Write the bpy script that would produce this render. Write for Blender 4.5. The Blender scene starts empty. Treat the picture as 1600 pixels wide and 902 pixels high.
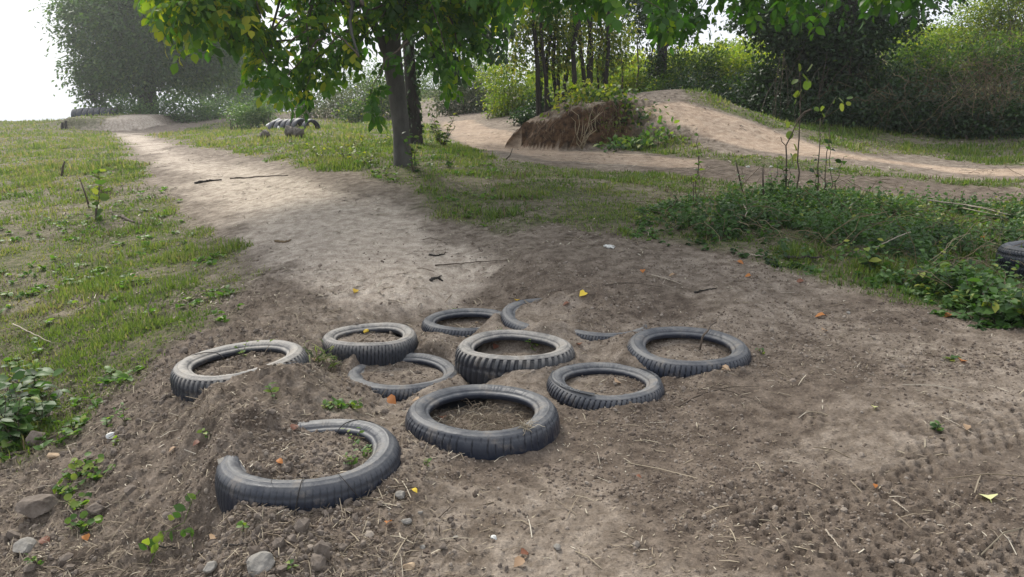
import bpy, math, random
import numpy as np

# ------------------------------------------------------------------ camera, world, sun, exposure
SC = bpy.context.scene
F = 1180.0; PITCH = math.radians(12.7); CAMZ = 1.2
cam_d = bpy.data.cameras.new('camera'); cam = bpy.data.objects.new('camera', cam_d)
SC.collection.objects.link(cam); SC.camera = cam
cam_d.sensor_width = 36; cam_d.lens = 36 * F / 1600; cam_d.clip_end = 6000; cam_d.clip_start = 0.05
cam.location = (0, 0, CAMZ); cam.rotation_euler = (math.pi / 2 - PITCH, 0, 0)

SUN_EL, SUN_AZ = math.radians(46), math.radians(-32)      # azimuth from +Y towards +X
w = bpy.data.worlds.new('World'); SC.world = w; w.use_nodes = True
nt = w.node_tree; nt.nodes.clear()
out = nt.nodes.new('ShaderNodeOutputWorld'); bg = nt.nodes.new('ShaderNodeBackground')
sky = nt.nodes.new('ShaderNodeTexSky'); sky.sky_type = 'NISHITA'; sky.sun_disc = False
sky.sun_elevation = SUN_EL; sky.sun_rotation = SUN_AZ; sky.air_density = 1.0; sky.dust_density = 4.0
mx = nt.nodes.new('ShaderNodeMixRGB'); mx.inputs['Fac'].default_value = 0.80
mx.inputs['Color2'].default_value = (10.6, 11.1, 12.0, 1)   # even white cloud cover over the blue
nt.links.new(sky.outputs[0], mx.inputs['Color1']); nt.links.new(mx.outputs[0], bg.inputs[0])
bg.inputs[1].default_value = 0.068
nt.links.new(bg.outputs[0], out.inputs[0])
sd = bpy.data.lights.new('sun', 'SUN'); sd.energy = 2.9; sd.angle = math.radians(15); sd.color = (1, .95, .86)
so = bpy.data.objects.new('sun', sd); SC.collection.objects.link(so)
so.rotation_euler = (math.pi / 2 - SUN_EL, 0, math.pi - SUN_AZ)
SC.view_settings.view_transform = 'Standard'; SC.view_settings.look = 'None'
SC.view_settings.exposure = 0.74; SC.view_settings.gamma = 1
SC.view_settings.use_curve_mapping = False
SC.cycles.use_denoising = True
SC.cycles.max_bounces = 6; SC.cycles.diffuse_bounces = 3; SC.cycles.transmission_bounces = 4
SC.cycles.transparent_max_bounces = 6; SC.cycles.volume_bounces = 0

rng = np.random.default_rng(11)
COL = SC.collection

# ------------------------------------------------------------------ helpers
def ray(px, py):
    a = (px - 800) / F; b = (451 - py) / F
    cp, sp = math.cos(PITCH), math.sin(PITCH)
    d = np.array([a, cp + b * sp, -sp + b * cp])
    return d
def P(px, py, Y):
    """world point seen at a photo pixel, at forward distance Y"""
    d = ray(px, py); k = Y / d[1]
    return np.array([d[0] * k, Y, CAMZ + d[2] * k])

def hash2(ix, iy, seed):
    h = (ix.astype(np.int64) * 374761393 + iy.astype(np.int64) * 668265263 + seed * 1442695041) & 0xffffffff
    h = ((h ^ (h >> 13)) * 1274126177) & 0xffffffff
    h = h ^ (h >> 16)
    return (h & 0xffff) / 65535.0
def vnoise(x, y, seed=0):
    x = np.asarray(x, float); y = np.asarray(y, float)
    ix = np.floor(x); iy = np.floor(y); fx = x - ix; fy = y - iy
    ix = ix.astype(np.int64); iy = iy.astype(np.int64)
    fx = fx * fx * (3 - 2 * fx); fy = fy * fy * (3 - 2 * fy)
    a = hash2(ix, iy, seed); b = hash2(ix + 1, iy, seed); c = hash2(ix, iy + 1, seed); d = hash2(ix + 1, iy + 1, seed)
    return (a + (b - a) * fx) * (1 - fy) + (c + (d - c) * fx) * fy
def fbm(x, y, seed=0, octv=4, gain=.5):
    s = 0; a = 1; t = 0
    for k in range(octv):
        s = s + a * vnoise(x * 2 ** k + 17.3 * k, y * 2 ** k - 9.1 * k, seed + k * 7); t += a; a *= gain
    return s / t
def sstep(x, a, b):
    t = np.clip((x - a) / (b - a), 0, 1); return t * t * (3 - 2 * t)

class MB:
    def __init__(s): s.v = []; s.l = []; s.n = []; s.a = []; s.k = 0
    def add(s, verts, loops, sizes, attr=None):
        verts = np.asarray(verts, float).reshape(-1, 3)
        s.v.append(verts); s.l.append(np.asarray(loops, np.int64).ravel() + s.k); s.n.append(np.asarray(sizes, np.int64).ravel())
        s.a.append(np.full(len(verts), .5) if attr is None else np.broadcast_to(np.asarray(attr, float), (len(verts),)))
        s.k += len(verts)
    def inst(s, tv, tf, M, T, attr=None):
        """template verts (k,3), faces; M (n,3,3) columns = axes; T (n,3)"""
        n = len(T)
        if n == 0: return
        tv = np.asarray(tv, float); k = len(tv)
        V = np.einsum('nij,kj->nki', M, tv) + T[:, None, :]
        lp = np.concatenate([np.asarray(f) for f in tf]); sz = np.array([len(f) for f in tf])
        L = (lp[None, :] + (np.arange(n) * k)[:, None]).ravel()
        A = None if attr is None else np.repeat(np.asarray(attr), k)
        s.add(V.reshape(-1, 3), L, np.tile(sz, n), A)
    def tube(s, pts, rad, sides=6, attr=None, cap=True):
        pts = np.asarray(pts, float); n = len(pts); rad = np.broadcast_to(np.asarray(rad, float), (n,))
        t = np.gradient(pts, axis=0); t /= np.linalg.norm(t, axis=1)[:, None] + 1e-9
        ref = np.array([0, 0, 1.]) if abs(t[0][2]) < .9 else np.array([1., 0, 0])
        u = np.cross(t, ref); u /= np.linalg.norm(u, axis=1)[:, None] + 1e-9
        w_ = np.cross(t, u); an = np.arange(sides) * 2 * math.pi / sides
        V = pts[:, None, :] + rad[:, None, None] * (np.cos(an)[None, :, None] * u[:, None, :] + np.sin(an)[None, :, None] * w_[:, None, :])
        i = np.arange(n - 1)[:, None] * sides; j = np.arange(sides)[None, :]; j2 = (j + 1) % sides
        q = np.stack([i + j, i + j2, i + sides + j2, i + sides + j], -1).reshape(-1, 4)
        lp = q.ravel(); sz = np.full(len(q), 4)
        if cap:
            lp = np.concatenate([lp, np.arange(sides)[::-1], (n - 1) * sides + np.arange(sides)]); sz = np.concatenate([sz, [sides, sides]])
        s.add(V.reshape(-1, 3), lp, sz, attr)
    def build(s, name, mat, parent=None, smooth=True, origin=None):
        me = bpy.data.meshes.new(name)
        V = np.concatenate(s.v); L = np.concatenate(s.l); N = np.concatenate(s.n); A = np.concatenate(s.a)
        if origin is not None: V = V - np.asarray(origin)
        elif parent is not None: V = V - np.asarray(parent.location)
        me.vertices.add(len(V)); me.vertices.foreach_set('co', V.astype(np.float32).ravel())
        me.loops.add(len(L)); me.loops.foreach_set('vertex_index', L.astype(np.int32))
        me.polygons.add(len(N)); me.polygons.foreach_set('loop_start', (np.cumsum(N) - N).astype(np.int32))
        me.polygons.foreach_set('loop_total', N.astype(np.int32))
        me.polygons.foreach_set('use_smooth', np.full(len(N), smooth))
        me.update(calc_edges=True)
        at_ = me.attributes.new('v', 'FLOAT', 'POINT'); at_.data.foreach_set('value', A.astype(np.float32))
        me.materials.append(mat)
        o = bpy.data.objects.new(name, me); COL.objects.link(o)
        if parent is not None: o.parent = parent
        elif origin is not None: o.location = origin
        return o
def tag(o, label=None, cat=None, group=None, kind=None):
    if label: o['label'] = label
    if cat: o['category'] = cat
    if group: o['group'] = group
    if kind: o['kind'] = kind
    return o
def empty(name, loc, label, cat, group=None):
    o = bpy.data.objects.new(name, None); COL.objects.link(o); o.location = [float(c) for c in loc]
    o.empty_display_size = .1
    return tag(o, label, cat, group)
def norm(a): return a / (np.linalg.norm(a, axis=-1, keepdims=True) + 1e-9)
def frames(d, nrm, L, W=None, H=None):
    """matrices with columns x=side*W, y=dir*L, z=normal*H"""
    d = norm(d); sde = norm(np.cross(d, nrm)); n2 = np.cross(sde, d)
    L = np.asarray(L); W = L if W is None else np.asarray(W); H = L if H is None else np.asarray(H)
    L, W, H = [np.broadcast_to(q, (len(d),)) for q in (L, W, H)]
    return np.stack([sde * W[:, None], d * L[:, None], n2 * H[:, None]], -1)
def rdir(n, up=0.0):
    v = rng.normal(size=(n, 3)); v[:, 2] += up; return norm(v)

# ------------------------------------------------------------------ materials
def newmat(name):
    m = bpy.data.materials.new(name); m.use_nodes = True; t = m.node_tree; t.nodes.clear()
    o = t.nodes.new('ShaderNodeOutputMaterial'); return m, t, o
def N(t, typ, **kw):
    n = t.nodes.new(typ)
    for k, v in kw.items():
        if k in n.inputs: n.inputs[k].default_value = v
        else: setattr(n, k, v)
    return n
def ramp(t, fac, stops):
    r = t.nodes.new('ShaderNodeValToRGB'); e = r.color_ramp.elements
    while len(e) > 1: e.remove(e[0])
    e[0].position = stops[0][0]; e[0].color = (*stops[0][1], 1)
    for p, c in stops[1:]:
        q = e.new(p); q.color = (*c, 1)
    if fac is not None: t.links.new(fac, r.inputs[0])
    return r
def leafmat(name, stops, trans=.45, rough=.45, tboost=(1.5, 1.7, .7)):
    m, t, o = newmat(name)
    a = N(t, 'ShaderNodeAttribute', attribute_name='v')
    r = ramp(t, a.outputs['Fac'], stops)
    p = N(t, 'ShaderNodeBsdfPrincipled', Roughness=rough); p.inputs['Specular IOR Level'].default_value = .35
    t.links.new(r.outputs[0], p.inputs['Base Color'])
    tr = N(t, 'ShaderNodeBsdfTranslucent')
    mu = N(t, 'ShaderNodeMixRGB', blend_type='MULTIPLY'); mu.inputs[0].default_value = 1; mu.inputs[2].default_value = (*tboost, 1)
    t.links.new(r.outputs[0], mu.inputs[1]); t.links.new(mu.outputs[0], tr.inputs[0])
    x = N(t, 'ShaderNodeMixShader'); x.inputs[0].default_value = trans
    t.links.new(p.outputs[0], x.inputs[1]); t.links.new(tr.outputs[0], x.inputs[2]); t.links.new(x.outputs[0], o.inputs[0])
    return m
def plain(name, c1, c2, scale=20, rough=.85, bump=.3, dist=.01, stretch=(1, 1, 1)):
    m, t, o = newmat(name)
    tc = N(t, 'ShaderNodeTexCoord'); mp = N(t, 'ShaderNodeMapping'); mp.inputs['Scale'].default_value = stretch
    t.links.new(tc.outputs['Object'], mp.inputs[0])
    n = N(t, 'ShaderNodeTexNoise', Scale=scale, Detail=6.0, Roughness=.65); t.links.new(mp.outputs[0], n.inputs['Vector'])
    r = ramp(t, n.outputs[0], [(.3, c1), (.7, c2)])
    p = N(t, 'ShaderNodeBsdfPrincipled', Roughness=rough); t.links.new(r.outputs[0], p.inputs['Base Color'])
    b = N(t, 'ShaderNodeBump', Strength=bump, Distance=dist); t.links.new(n.outputs[0], b.inputs['Height'])
    t.links.new(b.outputs[0], p.inputs['Normal']); t.links.new(p.outputs[0], o.inputs[0])
    return m
def litter(name, stops, rough=.8):
    m, t, o = newmat(name)
    a = N(t, 'ShaderNodeAttribute', attribute_name='v'); r = ramp(t, a.outputs['Fac'], stops)
    p = N(t, 'ShaderNodeBsdfPrincipled', Roughness=rough); t.links.new(r.outputs[0], p.inputs['Base Color'])
    t.links.new(p.outputs[0], o.inputs[0]); return m
M = {}
M['walnut'] = leafmat('walnut_leaf', [(0, (.025, .07, .012)), (.5, (.05, .135, .014)), (.8, (.13, .23, .016)), (1, (.34, .34, .02))], .55)
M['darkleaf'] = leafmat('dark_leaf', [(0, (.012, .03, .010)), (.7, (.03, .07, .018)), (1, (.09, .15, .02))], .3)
M['hedge'] = leafmat('hedge_leaf', [(0, (.025, .05, .014)), (.5, (.06, .11, .02)), (.8, (.14, .20, .025)), (1, (.28, .26, .04))], .45)
M['yellow'] = leafmat('yellow_leaf', [(0, (.07, .12, .018)), (.5, (.16, .22, .02)), (1, (.38, .34, .03))], .5)  # yellow foliage; on the sunlit bushes and thicket it paints in the sunlight
M['farleaf'] = leafmat('far_leaf', [(0, (.04, .085, .03)), (.6, (.085, .15, .045)), (1, (.16, .22, .06))], .4)
M['grayleaf'] = leafmat('gray_leaf', [(0, (.05, .065, .04)), (.6, (.09, .11, .06)), (1, (.15, .15, .09))], .3)
M['grass'] = leafmat('grass_blade', [(0, (.035, .065, .018)), (.5, (.11, .175, .032)), (.8, (.19, .235, .055)), (1, (.30, .26, .14))], .4, .5, (1.3, 1.4, .7))
M['dry'] = leafmat('dry_stem', [(0, (.07, .05, .03)), (.5, (.18, .13, .075)), (1, (.36, .30, .20))], .15, .8, (1, 1, 1))
M['weed'] = leafmat('weed_leaf', [(0, (.02, .045, .014)), (.5, (.055, .12, .026)), (.85, (.09, .17, .04)), (1, (.24, .26, .04))], .35, .5)
M['sprout'] = leafmat('sprout_leaf', [(0, (.05, .11, .025)), (.5, (.10, .19, .035)), (1, (.24, .29, .05))], .45, .5)
M['sapleaf'] = leafmat('sapling_leaf', [(0, (.06, .12, .03)), (.5, (.13, .20, .04)), (1, (.27, .29, .05))], .5, .5, (1.2, 1.3, .6))
M['graybark'] = plain('gray_bark', (.045, .042, .038), (.11, .105, .095), 9, .9, .8, .03, (1, 1, .35))
M['darkbark'] = plain('dark_bark', (.012, .010, .008), (.04, .033, .027), 14, .95, 1, .03, (1, 1, .3))
M['twig'] = plain('twig_bark', (.05, .038, .028), (.12, .09, .065), 60, .9, .5, .004)
M['palestick'] = plain('pale_stick', (.25, .21, .16), (.42, .36, .28), 60, .8, .3, .002)
M['stone'] = plain('stone', (.13, .12, .105), (.30, .28, .25), 26, .9, .8, .01)
M['tanstone'] = plain('tan_stone', (.30, .21, .13), (.48, .36, .24), 30, .9, .6, .006)
M['white'] = plain('white_litter', (.42, .42, .40), (.72, .72, .68), 60, .7, .6, .004)
M['clodsoil'] = plain('clod_soil', (.085, .066, .052), (.20, .165, .135), 30, 1, .8, .008)
M['log'] = plain('weathered_wood', (.03, .025, .02), (.24, .21, .18), 13, .95, 1, .03, (1, 1, .5))
M['plank'] = plain('pale_board', (.5, .5, .5), (.7, .7, .72), 10, .7, .2, .003)
M['straw'] = litter('straw_bits', [(0, (.05, .035, .022)), (.45, (.16, .12, .08)), (.85, (.32, .27, .19)), (1, (.5, .45, .36))])
M['soilbits'] = litter('soil_crumbs', [(0, (.10, .075, .057)), (.7, (.18, .143, .112)), (1, (.27, .23, .19))], 1)
def leaf_flat(name, c1, c2): return leafmat(name, [(0, c1), (1, c2)], .25, .6, (1.1, 1.0, .8))
M['fl_yellow'] = leaf_flat('fallen_yellow', (.55, .36, .04), (.75, .55, .06))
M['fl_orange'] = leaf_flat('fallen_orange', (.35, .12, .03), (.50, .20, .05))
M['fl_brown'] = leaf_flat('fallen_brown', (.16, .06, .035), (.26, .11, .06))
M['fl_tan'] = leaf_flat('fallen_tan', (.34, .22, .13), (.48, .34, .22))
M['fl_pale'] = leaf_flat('fallen_pale', (.50, .52, .22), (.62, .62, .32))

def rubber(name, dust, tint=(.013, .018, .032), dustc=(.25, .245, .235)):  # tint: near-black rubber with the blue sky reflection put into its colour
    m, t, o = newmat(name)
    tc = N(t, 'ShaderNodeTexCoord'); g = N(t, 'ShaderNodeNewGeometry')
    n1 = N(t, 'ShaderNodeTexNoise', Scale=7.0, Detail=8.0, Roughness=.7); t.links.new(tc.outputs['Object'], n1.inputs['Vector'])
    n2 = N(t, 'ShaderNodeTexNoise', Scale=90.0, Detail=5.0, Roughness=.7); t.links.new(tc.outputs['Object'], n2.inputs['Vector'])
    sx = N(t, 'ShaderNodeSeparateXYZ'); t.links.new(g.outputs['Normal'], sx.inputs[0])     # dust lies where the rubber faces up
    up = N(t, 'ShaderNodeMapRange'); t.links.new(sx.outputs['Z'], up.inputs[0])
    up.inputs[1].default_value = .12; up.inputs[2].default_value = .92; up.inputs[3].default_value = .02; up.inputs[4].default_value = 1
    a = N(t, 'ShaderNodeMath', operation='MULTIPLY'); t.links.new(up.outputs[0], a.inputs[0]); a.inputs[1].default_value = dust
    nm = N(t, 'ShaderNodeMapRange'); t.links.new(n1.outputs[0], nm.inputs[0])
    nm.inputs[1].default_value = .35; nm.inputs[2].default_value = .65; nm.inputs[3].default_value = .22; nm.inputs[4].default_value = 1.2
    b = N(t, 'ShaderNodeMath', operation='MULTIPLY'); t.links.new(a.outputs[0], b.inputs[0]); t.links.new(nm.outputs[0], b.inputs[1])
    nf = N(t, 'ShaderNodeMapRange'); t.links.new(n2.outputs[0], nf.inputs[0])
    nf.inputs[1].default_value = .3; nf.inputs[2].default_value = .7; nf.inputs[3].default_value = .7; nf.inputs[4].default_value = 1.25
    c = N(t, 'ShaderNodeMath', operation='MULTIPLY', use_clamp=True); t.links.new(b.outputs[0], c.inputs[0]); t.links.new(nf.outputs[0], c.inputs[1])
    # soil patches by noise; v paints recess shade into grooves, lines and inner wall
    av = N(t, 'ShaderNodeAttribute', attribute_name='v')
    mc = N(t, 'ShaderNodeMixRGB'); mc.inputs[1].default_value = (*tint, 1); mc.inputs[2].default_value = (*dustc, 1)
    t.links.new(c.outputs[0], mc.inputs[0])
    sp = ramp(t, n1.outputs[0], [(.53, (0, 0, 0)), (.62, (1, 1, 1))])
    d = N(t, 'ShaderNodeMath', operation='MULTIPLY'); t.links.new(sp.outputs[0], d.inputs[0]); d.inputs[1].default_value = .5
    m2 = N(t, 'ShaderNodeMixRGB'); t.links.new(d.outputs[0], m2.inputs[0]); t.links.new(mc.outputs[0], m2.inputs[1]); m2.inputs[2].default_value = (.19, .16, .13, 1)
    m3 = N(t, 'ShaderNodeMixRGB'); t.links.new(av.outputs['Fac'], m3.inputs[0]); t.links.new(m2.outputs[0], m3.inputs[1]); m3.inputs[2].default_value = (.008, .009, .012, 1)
    p = N(t, 'ShaderNodeBsdfPrincipled'); t.links.new(m3.outputs[0], p.inputs['Base Color'])
    rr = N(t, 'ShaderNodeMapRange'); t.links.new(c.outputs[0], rr.inputs[0]); rr.inputs[3].default_value = .36; rr.inputs[4].default_value = .9
    t.links.new(rr.outputs[0], p.inputs['Roughness']); p.inputs['Specular IOR Level'].default_value = .45
    bp = N(t, 'ShaderNodeBump', Strength=.35, Distance=.003); t.links.new(n2.outputs[0], bp.inputs['Height'])
    t.links.new(bp.outputs[0], p.inputs['Normal']); t.links.new(p.outputs[0], o.inputs[0])
    return m
M['rub_dark'] = rubber('rubber_dark', .5)
M['rub_mid'] = rubber('rubber_dusty', .72, dustc=(.26, .255, .245))
M['rub_clean'] = rubber('rubber_clean', .12)
M['rub_pale'] = rubber('rubber_caked', 1.15, tint=(.02, .024, .034), dustc=(.36, .335, .30))
M['letter'] = litter('lettering_rubber', [(0, (.20, .20, .20)), (1, (.26, .26, .25))])
M['band'] = litter('lettering_band', [(0, (.022, .025, .032)), (1, (.03, .033, .04))], .5)

# ------------------------------------------------------------------ tyres: centre of top face in the photo, distance, size, tilt, side showing, fill depth inside
# name key: (px, py, Y, R, nx, ny, side, fill, pattern, sides, depth, material, label)
TY = [
 (483, 700, 2.49, .320, -.03, .01, .066, .028, 'fine', 84, .0018, 'rub_dark', 'nearest tyre, soil heaped over its left edge and filling its hole'),
 (753, 634, 2.94, .322, .00, .02, .098, .080, 'rib', 66, .007, 'rub_dark', 'largest whole black tyre, dark blocky side, dry straw in its deep hole'),
 (946, 590, 3.36, .283, .02, .02, .052, .036, 'sipe', 72, .008, 'rub_mid', 'grey tyre with raised letters and numbers on its sidewall'),
 (1076, 536, 3.70, .317, .00, -.05, .048, .060, 'block', 76, .008, 'rub_dark', 'dark tyre set apart on the right, a crooked twig leaning on its rim'),
 (805, 536, 3.80, .314, .00, .03, .064, .085, 'lug', 48, .014, 'rub_pale', 'pale dusty tyre with deep chunky lugs in the middle of the group'),
 (630, 577, 3.72, .307, .00, .01, .078, .022, 'sipe', 90, .005, 'rub_mid', 'thin pale tyre sunk flush with the soil, its hole filled to the rim'),
 (577, 520, 4.10, .274, .00, .03, .036, .042, 'block', 84, .007, 'rub_pale', 'small grey tyre with a yellow foam chunk lying in its hole'),
 (727, 496, 4.52, .275, -.02, -.01, .070, .065, 'sipe', 80, .006, 'rub_mid', 'small grey tyre at the back of the group, green sprigs inside its rim'),
 (374, 557, 3.42, .315, -.085, .00, .085, .05, 'lug', 64, .009, 'rub_pale', 'tilted pale worn tyre beside the grass at the left of the group'),
 (860, 487, 4.36, .310, .02, -.07, .022, .010, 'sipe', 80, .003, 'rub_mid', 'tyre buried except for a curved grey arc with a yellow leaf in it'),
 (945, 501, 4.20, .275, .02, -.06, .020, .000, 'lug', 90, .006, 'rub_mid', 'tyre buried except for one short arc of tread'),
 (425, 672, 2.98, .300, .22, .05, .05, -.02, 'fine', 60, .002, 'rub_clean', 'tyre almost wholly under the soil, one blue black patch of it showing'),
 (1652, 384, 4.95, .335, -.03, .03, .22, .05, 'grid', 80, .009, 'rub_dark', 'dark treaded tyre cut by the right edge of the picture beside the weeds'),
]
TC = [P(t[0], t[1], t[2]) for t in TY]

# ------------------------------------------------------------------ terrain
ctrl = [(0, 1.4, -.03), (.6, 1.8, -.02), (1.6, 1.8, -.01), (-.35, 1.8, -.05), (-1.0, 1.8, -.22), (-2, 2.2, -.38), (-1.2, 2.4, -.17), (-2.2, 3.1, -.30),
        (-1.35, 3.0, -.06), (-3.6, 3.5, -.45), (1.2, 2.4, .0), (2.2, 2.4, .03), (.4, 2.3, -.02), (0, -4, -.05), (-5, -3, -.5), (6, -3, .1), (3, 1, .02),
        (-12, 6, -.2), (-20, 15, .2), (8, 3, .25), (13, 8, 1.0), (22, 15, 2.6), (-15, 30, .8), (-30, 30, .3), (25, 30, 4.0), (12, 28, 3.6)]
for px, py, Y in [(0, 500, 5.2), (0, 350, 8), (150, 400, 6.7), (60, 250, 14), (50, 215, 22), (60, 193, 33), (500, 400, 5.6), (600, 340, 7), (300, 290, 9.5), (250, 250, 12.5),
                  (210, 222, 20), (200, 207, 29), (320, 207, 25), (630, 262, 9), (520, 262, 9.3), (460, 262, 9.8), (400, 272, 9.9), (450, 228, 13), (450, 200, 20), (600, 192, 25), (705, 190, 20), (760, 200, 18),
                  (830, 235, 12), (900, 237, 11.4), (700, 218, 14.5), (850, 280, 8.5), (1000, 262, 9.5), (1100, 245, 10.3), (1000, 330, 6.8),
                  (800, 350, 6.3), (1000, 392, 5.5), (1000, 445, 4.75), (1150, 470, 4.3), (1200, 300, 7.6), (1200, 410, 5.2), (1400, 320, 7.2), (1400, 465, 4.35), (1600, 340, 6.8),
                  (1600, 500, 3.95), (1600, 600, 3.1), (1600, 280, 8.5), (1600, 240, 11), (1500, 225, 12), (1250, 240, 10.6), (1300, 205, 12.6), (1500, 150, 16), (1500, 112, 20),
                  (1100, 172, 16), (1000, 165, 19), (1200, 110, 22), (1000, 118, 26), (850, 150, 24), (850, 175, 19), (1700, 130, 15), (1700, 100, 20), (650, 400, 5.7), (300, 480, 4.9), (650, 450, 4.95),
                  (500, 470, 4.7), (820, 425, 5.15)]:
    ctrl.append(tuple(P(px, py, Y)))
for t, c in zip(TY[:11] + TY[12:], TC[:11] + TC[12:]):
    for k in range(5):
        r = 0 if k == 4 else t[3] * 1.05; a = k * math.pi / 2
        dx, dy = r * math.cos(a), r * math.sin(a)
        ctrl.append((c[0] + dx, c[1] + dy, c[2] - t[4] * dx - t[5] * dy - t[6]))
ctrl = np.array(ctrl)
def warp(x, y):
    s = np.sqrt(y * y + 1) + 1.2
    return np.stack([x / s * 3, np.log(np.maximum(y + 7, .2)) * 2.2], -1)
CW = warp(ctrl[:, 0], ctrl[:, 1])
def kern(d2): return np.sqrt(d2 + .004)
D2 = ((CW[:, None] - CW[None]) ** 2).sum(-1)
A_ = np.zeros((len(CW) + 3,) * 2); n_ = len(CW)
A_[:n_, :n_] = kern(D2) - np.eye(n_) * .004
A_[:n_, n_] = 1; A_[:n_, n_ + 1:] = CW; A_[n_, :n_] = 1; A_[n_ + 1:, :n_] = CW.T
SOL = np.linalg.solve(A_, np.concatenate([ctrl[:, 2], [0, 0, 0]]))
def rbf(x, y):
    q = warp(x, y); o = np.empty(len(q))
    for a in range(0, len(q), 60000):
        b = q[a:a + 60000]; d2 = ((b[:, None] - CW[None]) ** 2).sum(-1)
        o[a:a + 60000] = kern(d2) @ SOL[:n_] + SOL[n_] + b @ SOL[n_ + 1:]
    return o
def segdist(x, y, ax, ay, bx, by):
    dx, dy = bx - ax, by - ay; L2 = dx * dx + dy * dy
    s = np.clip(((x - ax) * dx + (y - ay) * dy) / L2, 0, 1)
    return np.hypot(x - ax - s * dx, y - ay - s * dy), s
def poly_sd(x, y, poly):
    """signed distance, positive inside"""
    d = np.full(x.shape, 1e9); ins = np.zeros(x.shape, bool); n = len(poly)
    for i in range(n):
        ax, ay = poly[i][:2]; bx, by = poly[(i + 1) % n][:2]
        dd, _ = segdist(x, y, ax, ay, bx, by); d = np.minimum(d, dd)
        c = ((ay > y) != (by > y)) & (x < (bx - ax) * (y - ay) / (by - ay + 1e-12) + ax); ins ^= c
    return np.where(ins, d, -d)

# bumps of loose soil that bury parts of the tyres: (px, py, Y, height, radius x, radius y)
BUMPS = [(372, 690, 2.60, .085, .16, .20), (345, 655, 2.80, .05, .14, .10), (440, 615, 3.05, .055, .26, .14), (330, 625, 3.02, .05, .12, .07), (440, 612, 3.08, .03, .16, .05),
         (915, 478, 4.42, .050, .24, .16), (985, 487, 4.32, .045, .22, .16), (895, 500, 4.24, .045, .10, .06), (858, 506, 4.10, .055, .15, .07), (820, 500, 4.22, .02, .06, .05),
         (300, 680, 2.75, .04, .10, .08), (330, 640, 2.9, .06, .11, .08), (402, 768, 2.33, .045, .045, .05), (300, 800, 2.22, -.13, .13, .15), (890, 480, 4.50, .065, .20, .07), (925, 478, 4.5, .02, .12, .06), (620, 555, 3.92, .012, .1, .05), (935, 448, 5.15, .004, .5, .2)]
BW = [(*P(b[0], b[1], b[2])[:2], *b[3:]) for b in BUMPS]
MA, MC, MB_ = P(905, 160, 12.6)[:2], P(1010, 155, 13.2)[:2], P(1270, 240, 10.7)[:2]
def mound(x, y):
    d1, s1 = segdist(x, y, *MA, *MC); d2, s2 = segdist(x, y, *MC, *MB_)
    use1 = d1 < d2
    d = np.where(use1, d1, d2); s = np.where(use1, 0, s2)
    nz = (fbm(x * 2.2, y * 2.2, 91, 3) - .5)
    left = 1 - sstep(x, 1.3, 2.3)
    near = (y < np.interp(x, [MA[0], MC[0], MB_[0]], [MA[1], MC[1], MB_[1]]))
    wid = np.where(near, .55 + .35 * nz, .7); fall = np.where(near, .34 * left + 1.1 * (1 - left), .4 * left + 1.2 * (1 - left))
    wid = wid + .12 * left
    prof = 1 - sstep(d + .25 * nz * left, wid, wid + fall)
    H = (.40 + .24 * sstep(x + .5 * nz, .2, 1.15)) * (1 - sstep(s, .03, 1.0))
    return prof * H
JA = P(135, 206, 29.5)
def farjump(x, y):
    m = sstep(x, -17.6, -17.0) * (1 - sstep(x, -14.7, -14.0)) * sstep(y, 29.3, 29.7) * (1 - sstep(y, 31.5, 36)) * .42
    m2 = sstep(x, -19.8, -18.6) * (1 - sstep(x, -16.9, -15.6)) * sstep(y, 31, 32.6) * (1 - sstep(y, 34.5, 37)) * .20
    return np.maximum(m, m2)
def base_h(x, y):
    z = np.clip(rbf(x, y), -1.4, 4.2)
    az = x / np.maximum(np.abs(y), 1)
    fz = -9 + 12.5 * sstep(az, -.36, -.16)
    z = z + (fz - z) * sstep(y, 35, 75)
    z = z + mound(x, y) + farjump(x, y)
    return z
# tread prints of a motorbike across the foreground
PR = [[P(p[0], p[1], p[2])[:2] for p in ln] for ln in
      ([(1215, 625, 2.95), (1330, 690, 2.6), (1420, 760, 2.3), (1500, 850, 2.0), (1560, 930, 1.8)],
       [(1180, 790, 2.2), (1300, 740, 2.38), (1430, 690, 2.6), (1640, 650, 2.8)],
       [(1150, 820, 2.1), (1300, 850, 2.02), (1450, 900, 1.88), (1560, 960, 1.75)])]
def prints(x, y):
    o = np.zeros_like(x)
    sel = (y > 1.3) & (y < 3.6) & (x > .4) & (x < 2.8)
    if not sel.any(): return o
    X, Y = x[sel], y[sel]; r = np.zeros_like(X)
    for ln in PR:
        acc = 0; bestd = np.full(X.shape, 9.); bests = np.zeros(X.shape); side = np.zeros(X.shape)
        for i in range(len(ln) - 1):
            d, s = segdist(X, Y, *ln[i], *ln[i + 1]); dx, dy = ln[i + 1] - ln[i]; L = math.hypot(dx, dy)
            cr = (dx * (Y - ln[i][1]) - dy * (X - ln[i][0])) / L
            m = d < bestd; bestd[m] = d[m]; bests[m] = (acc + s * L)[m]; side[m] = cr[m]; acc += L
        wv = (bests + .25 * np.abs(side)) * 2 * math.pi / .056; row = np.floor(side / .042)
        lug = sstep(np.sin(wv + (row % 2) * math.pi) + .5 * (fbm(X * 20, Y * 20, 5, 2) - .5), -.1, .7) * sstep(np.cos(side / .042 * 2 * math.pi + math.pi), -.6, .4)
        r += lug * (1 - sstep(bestd, .13, .19)) * -.016 * sstep(fbm(X * 3, Y * 3, 77, 2), .24, .46)
    o[sel] = r; return o
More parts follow.
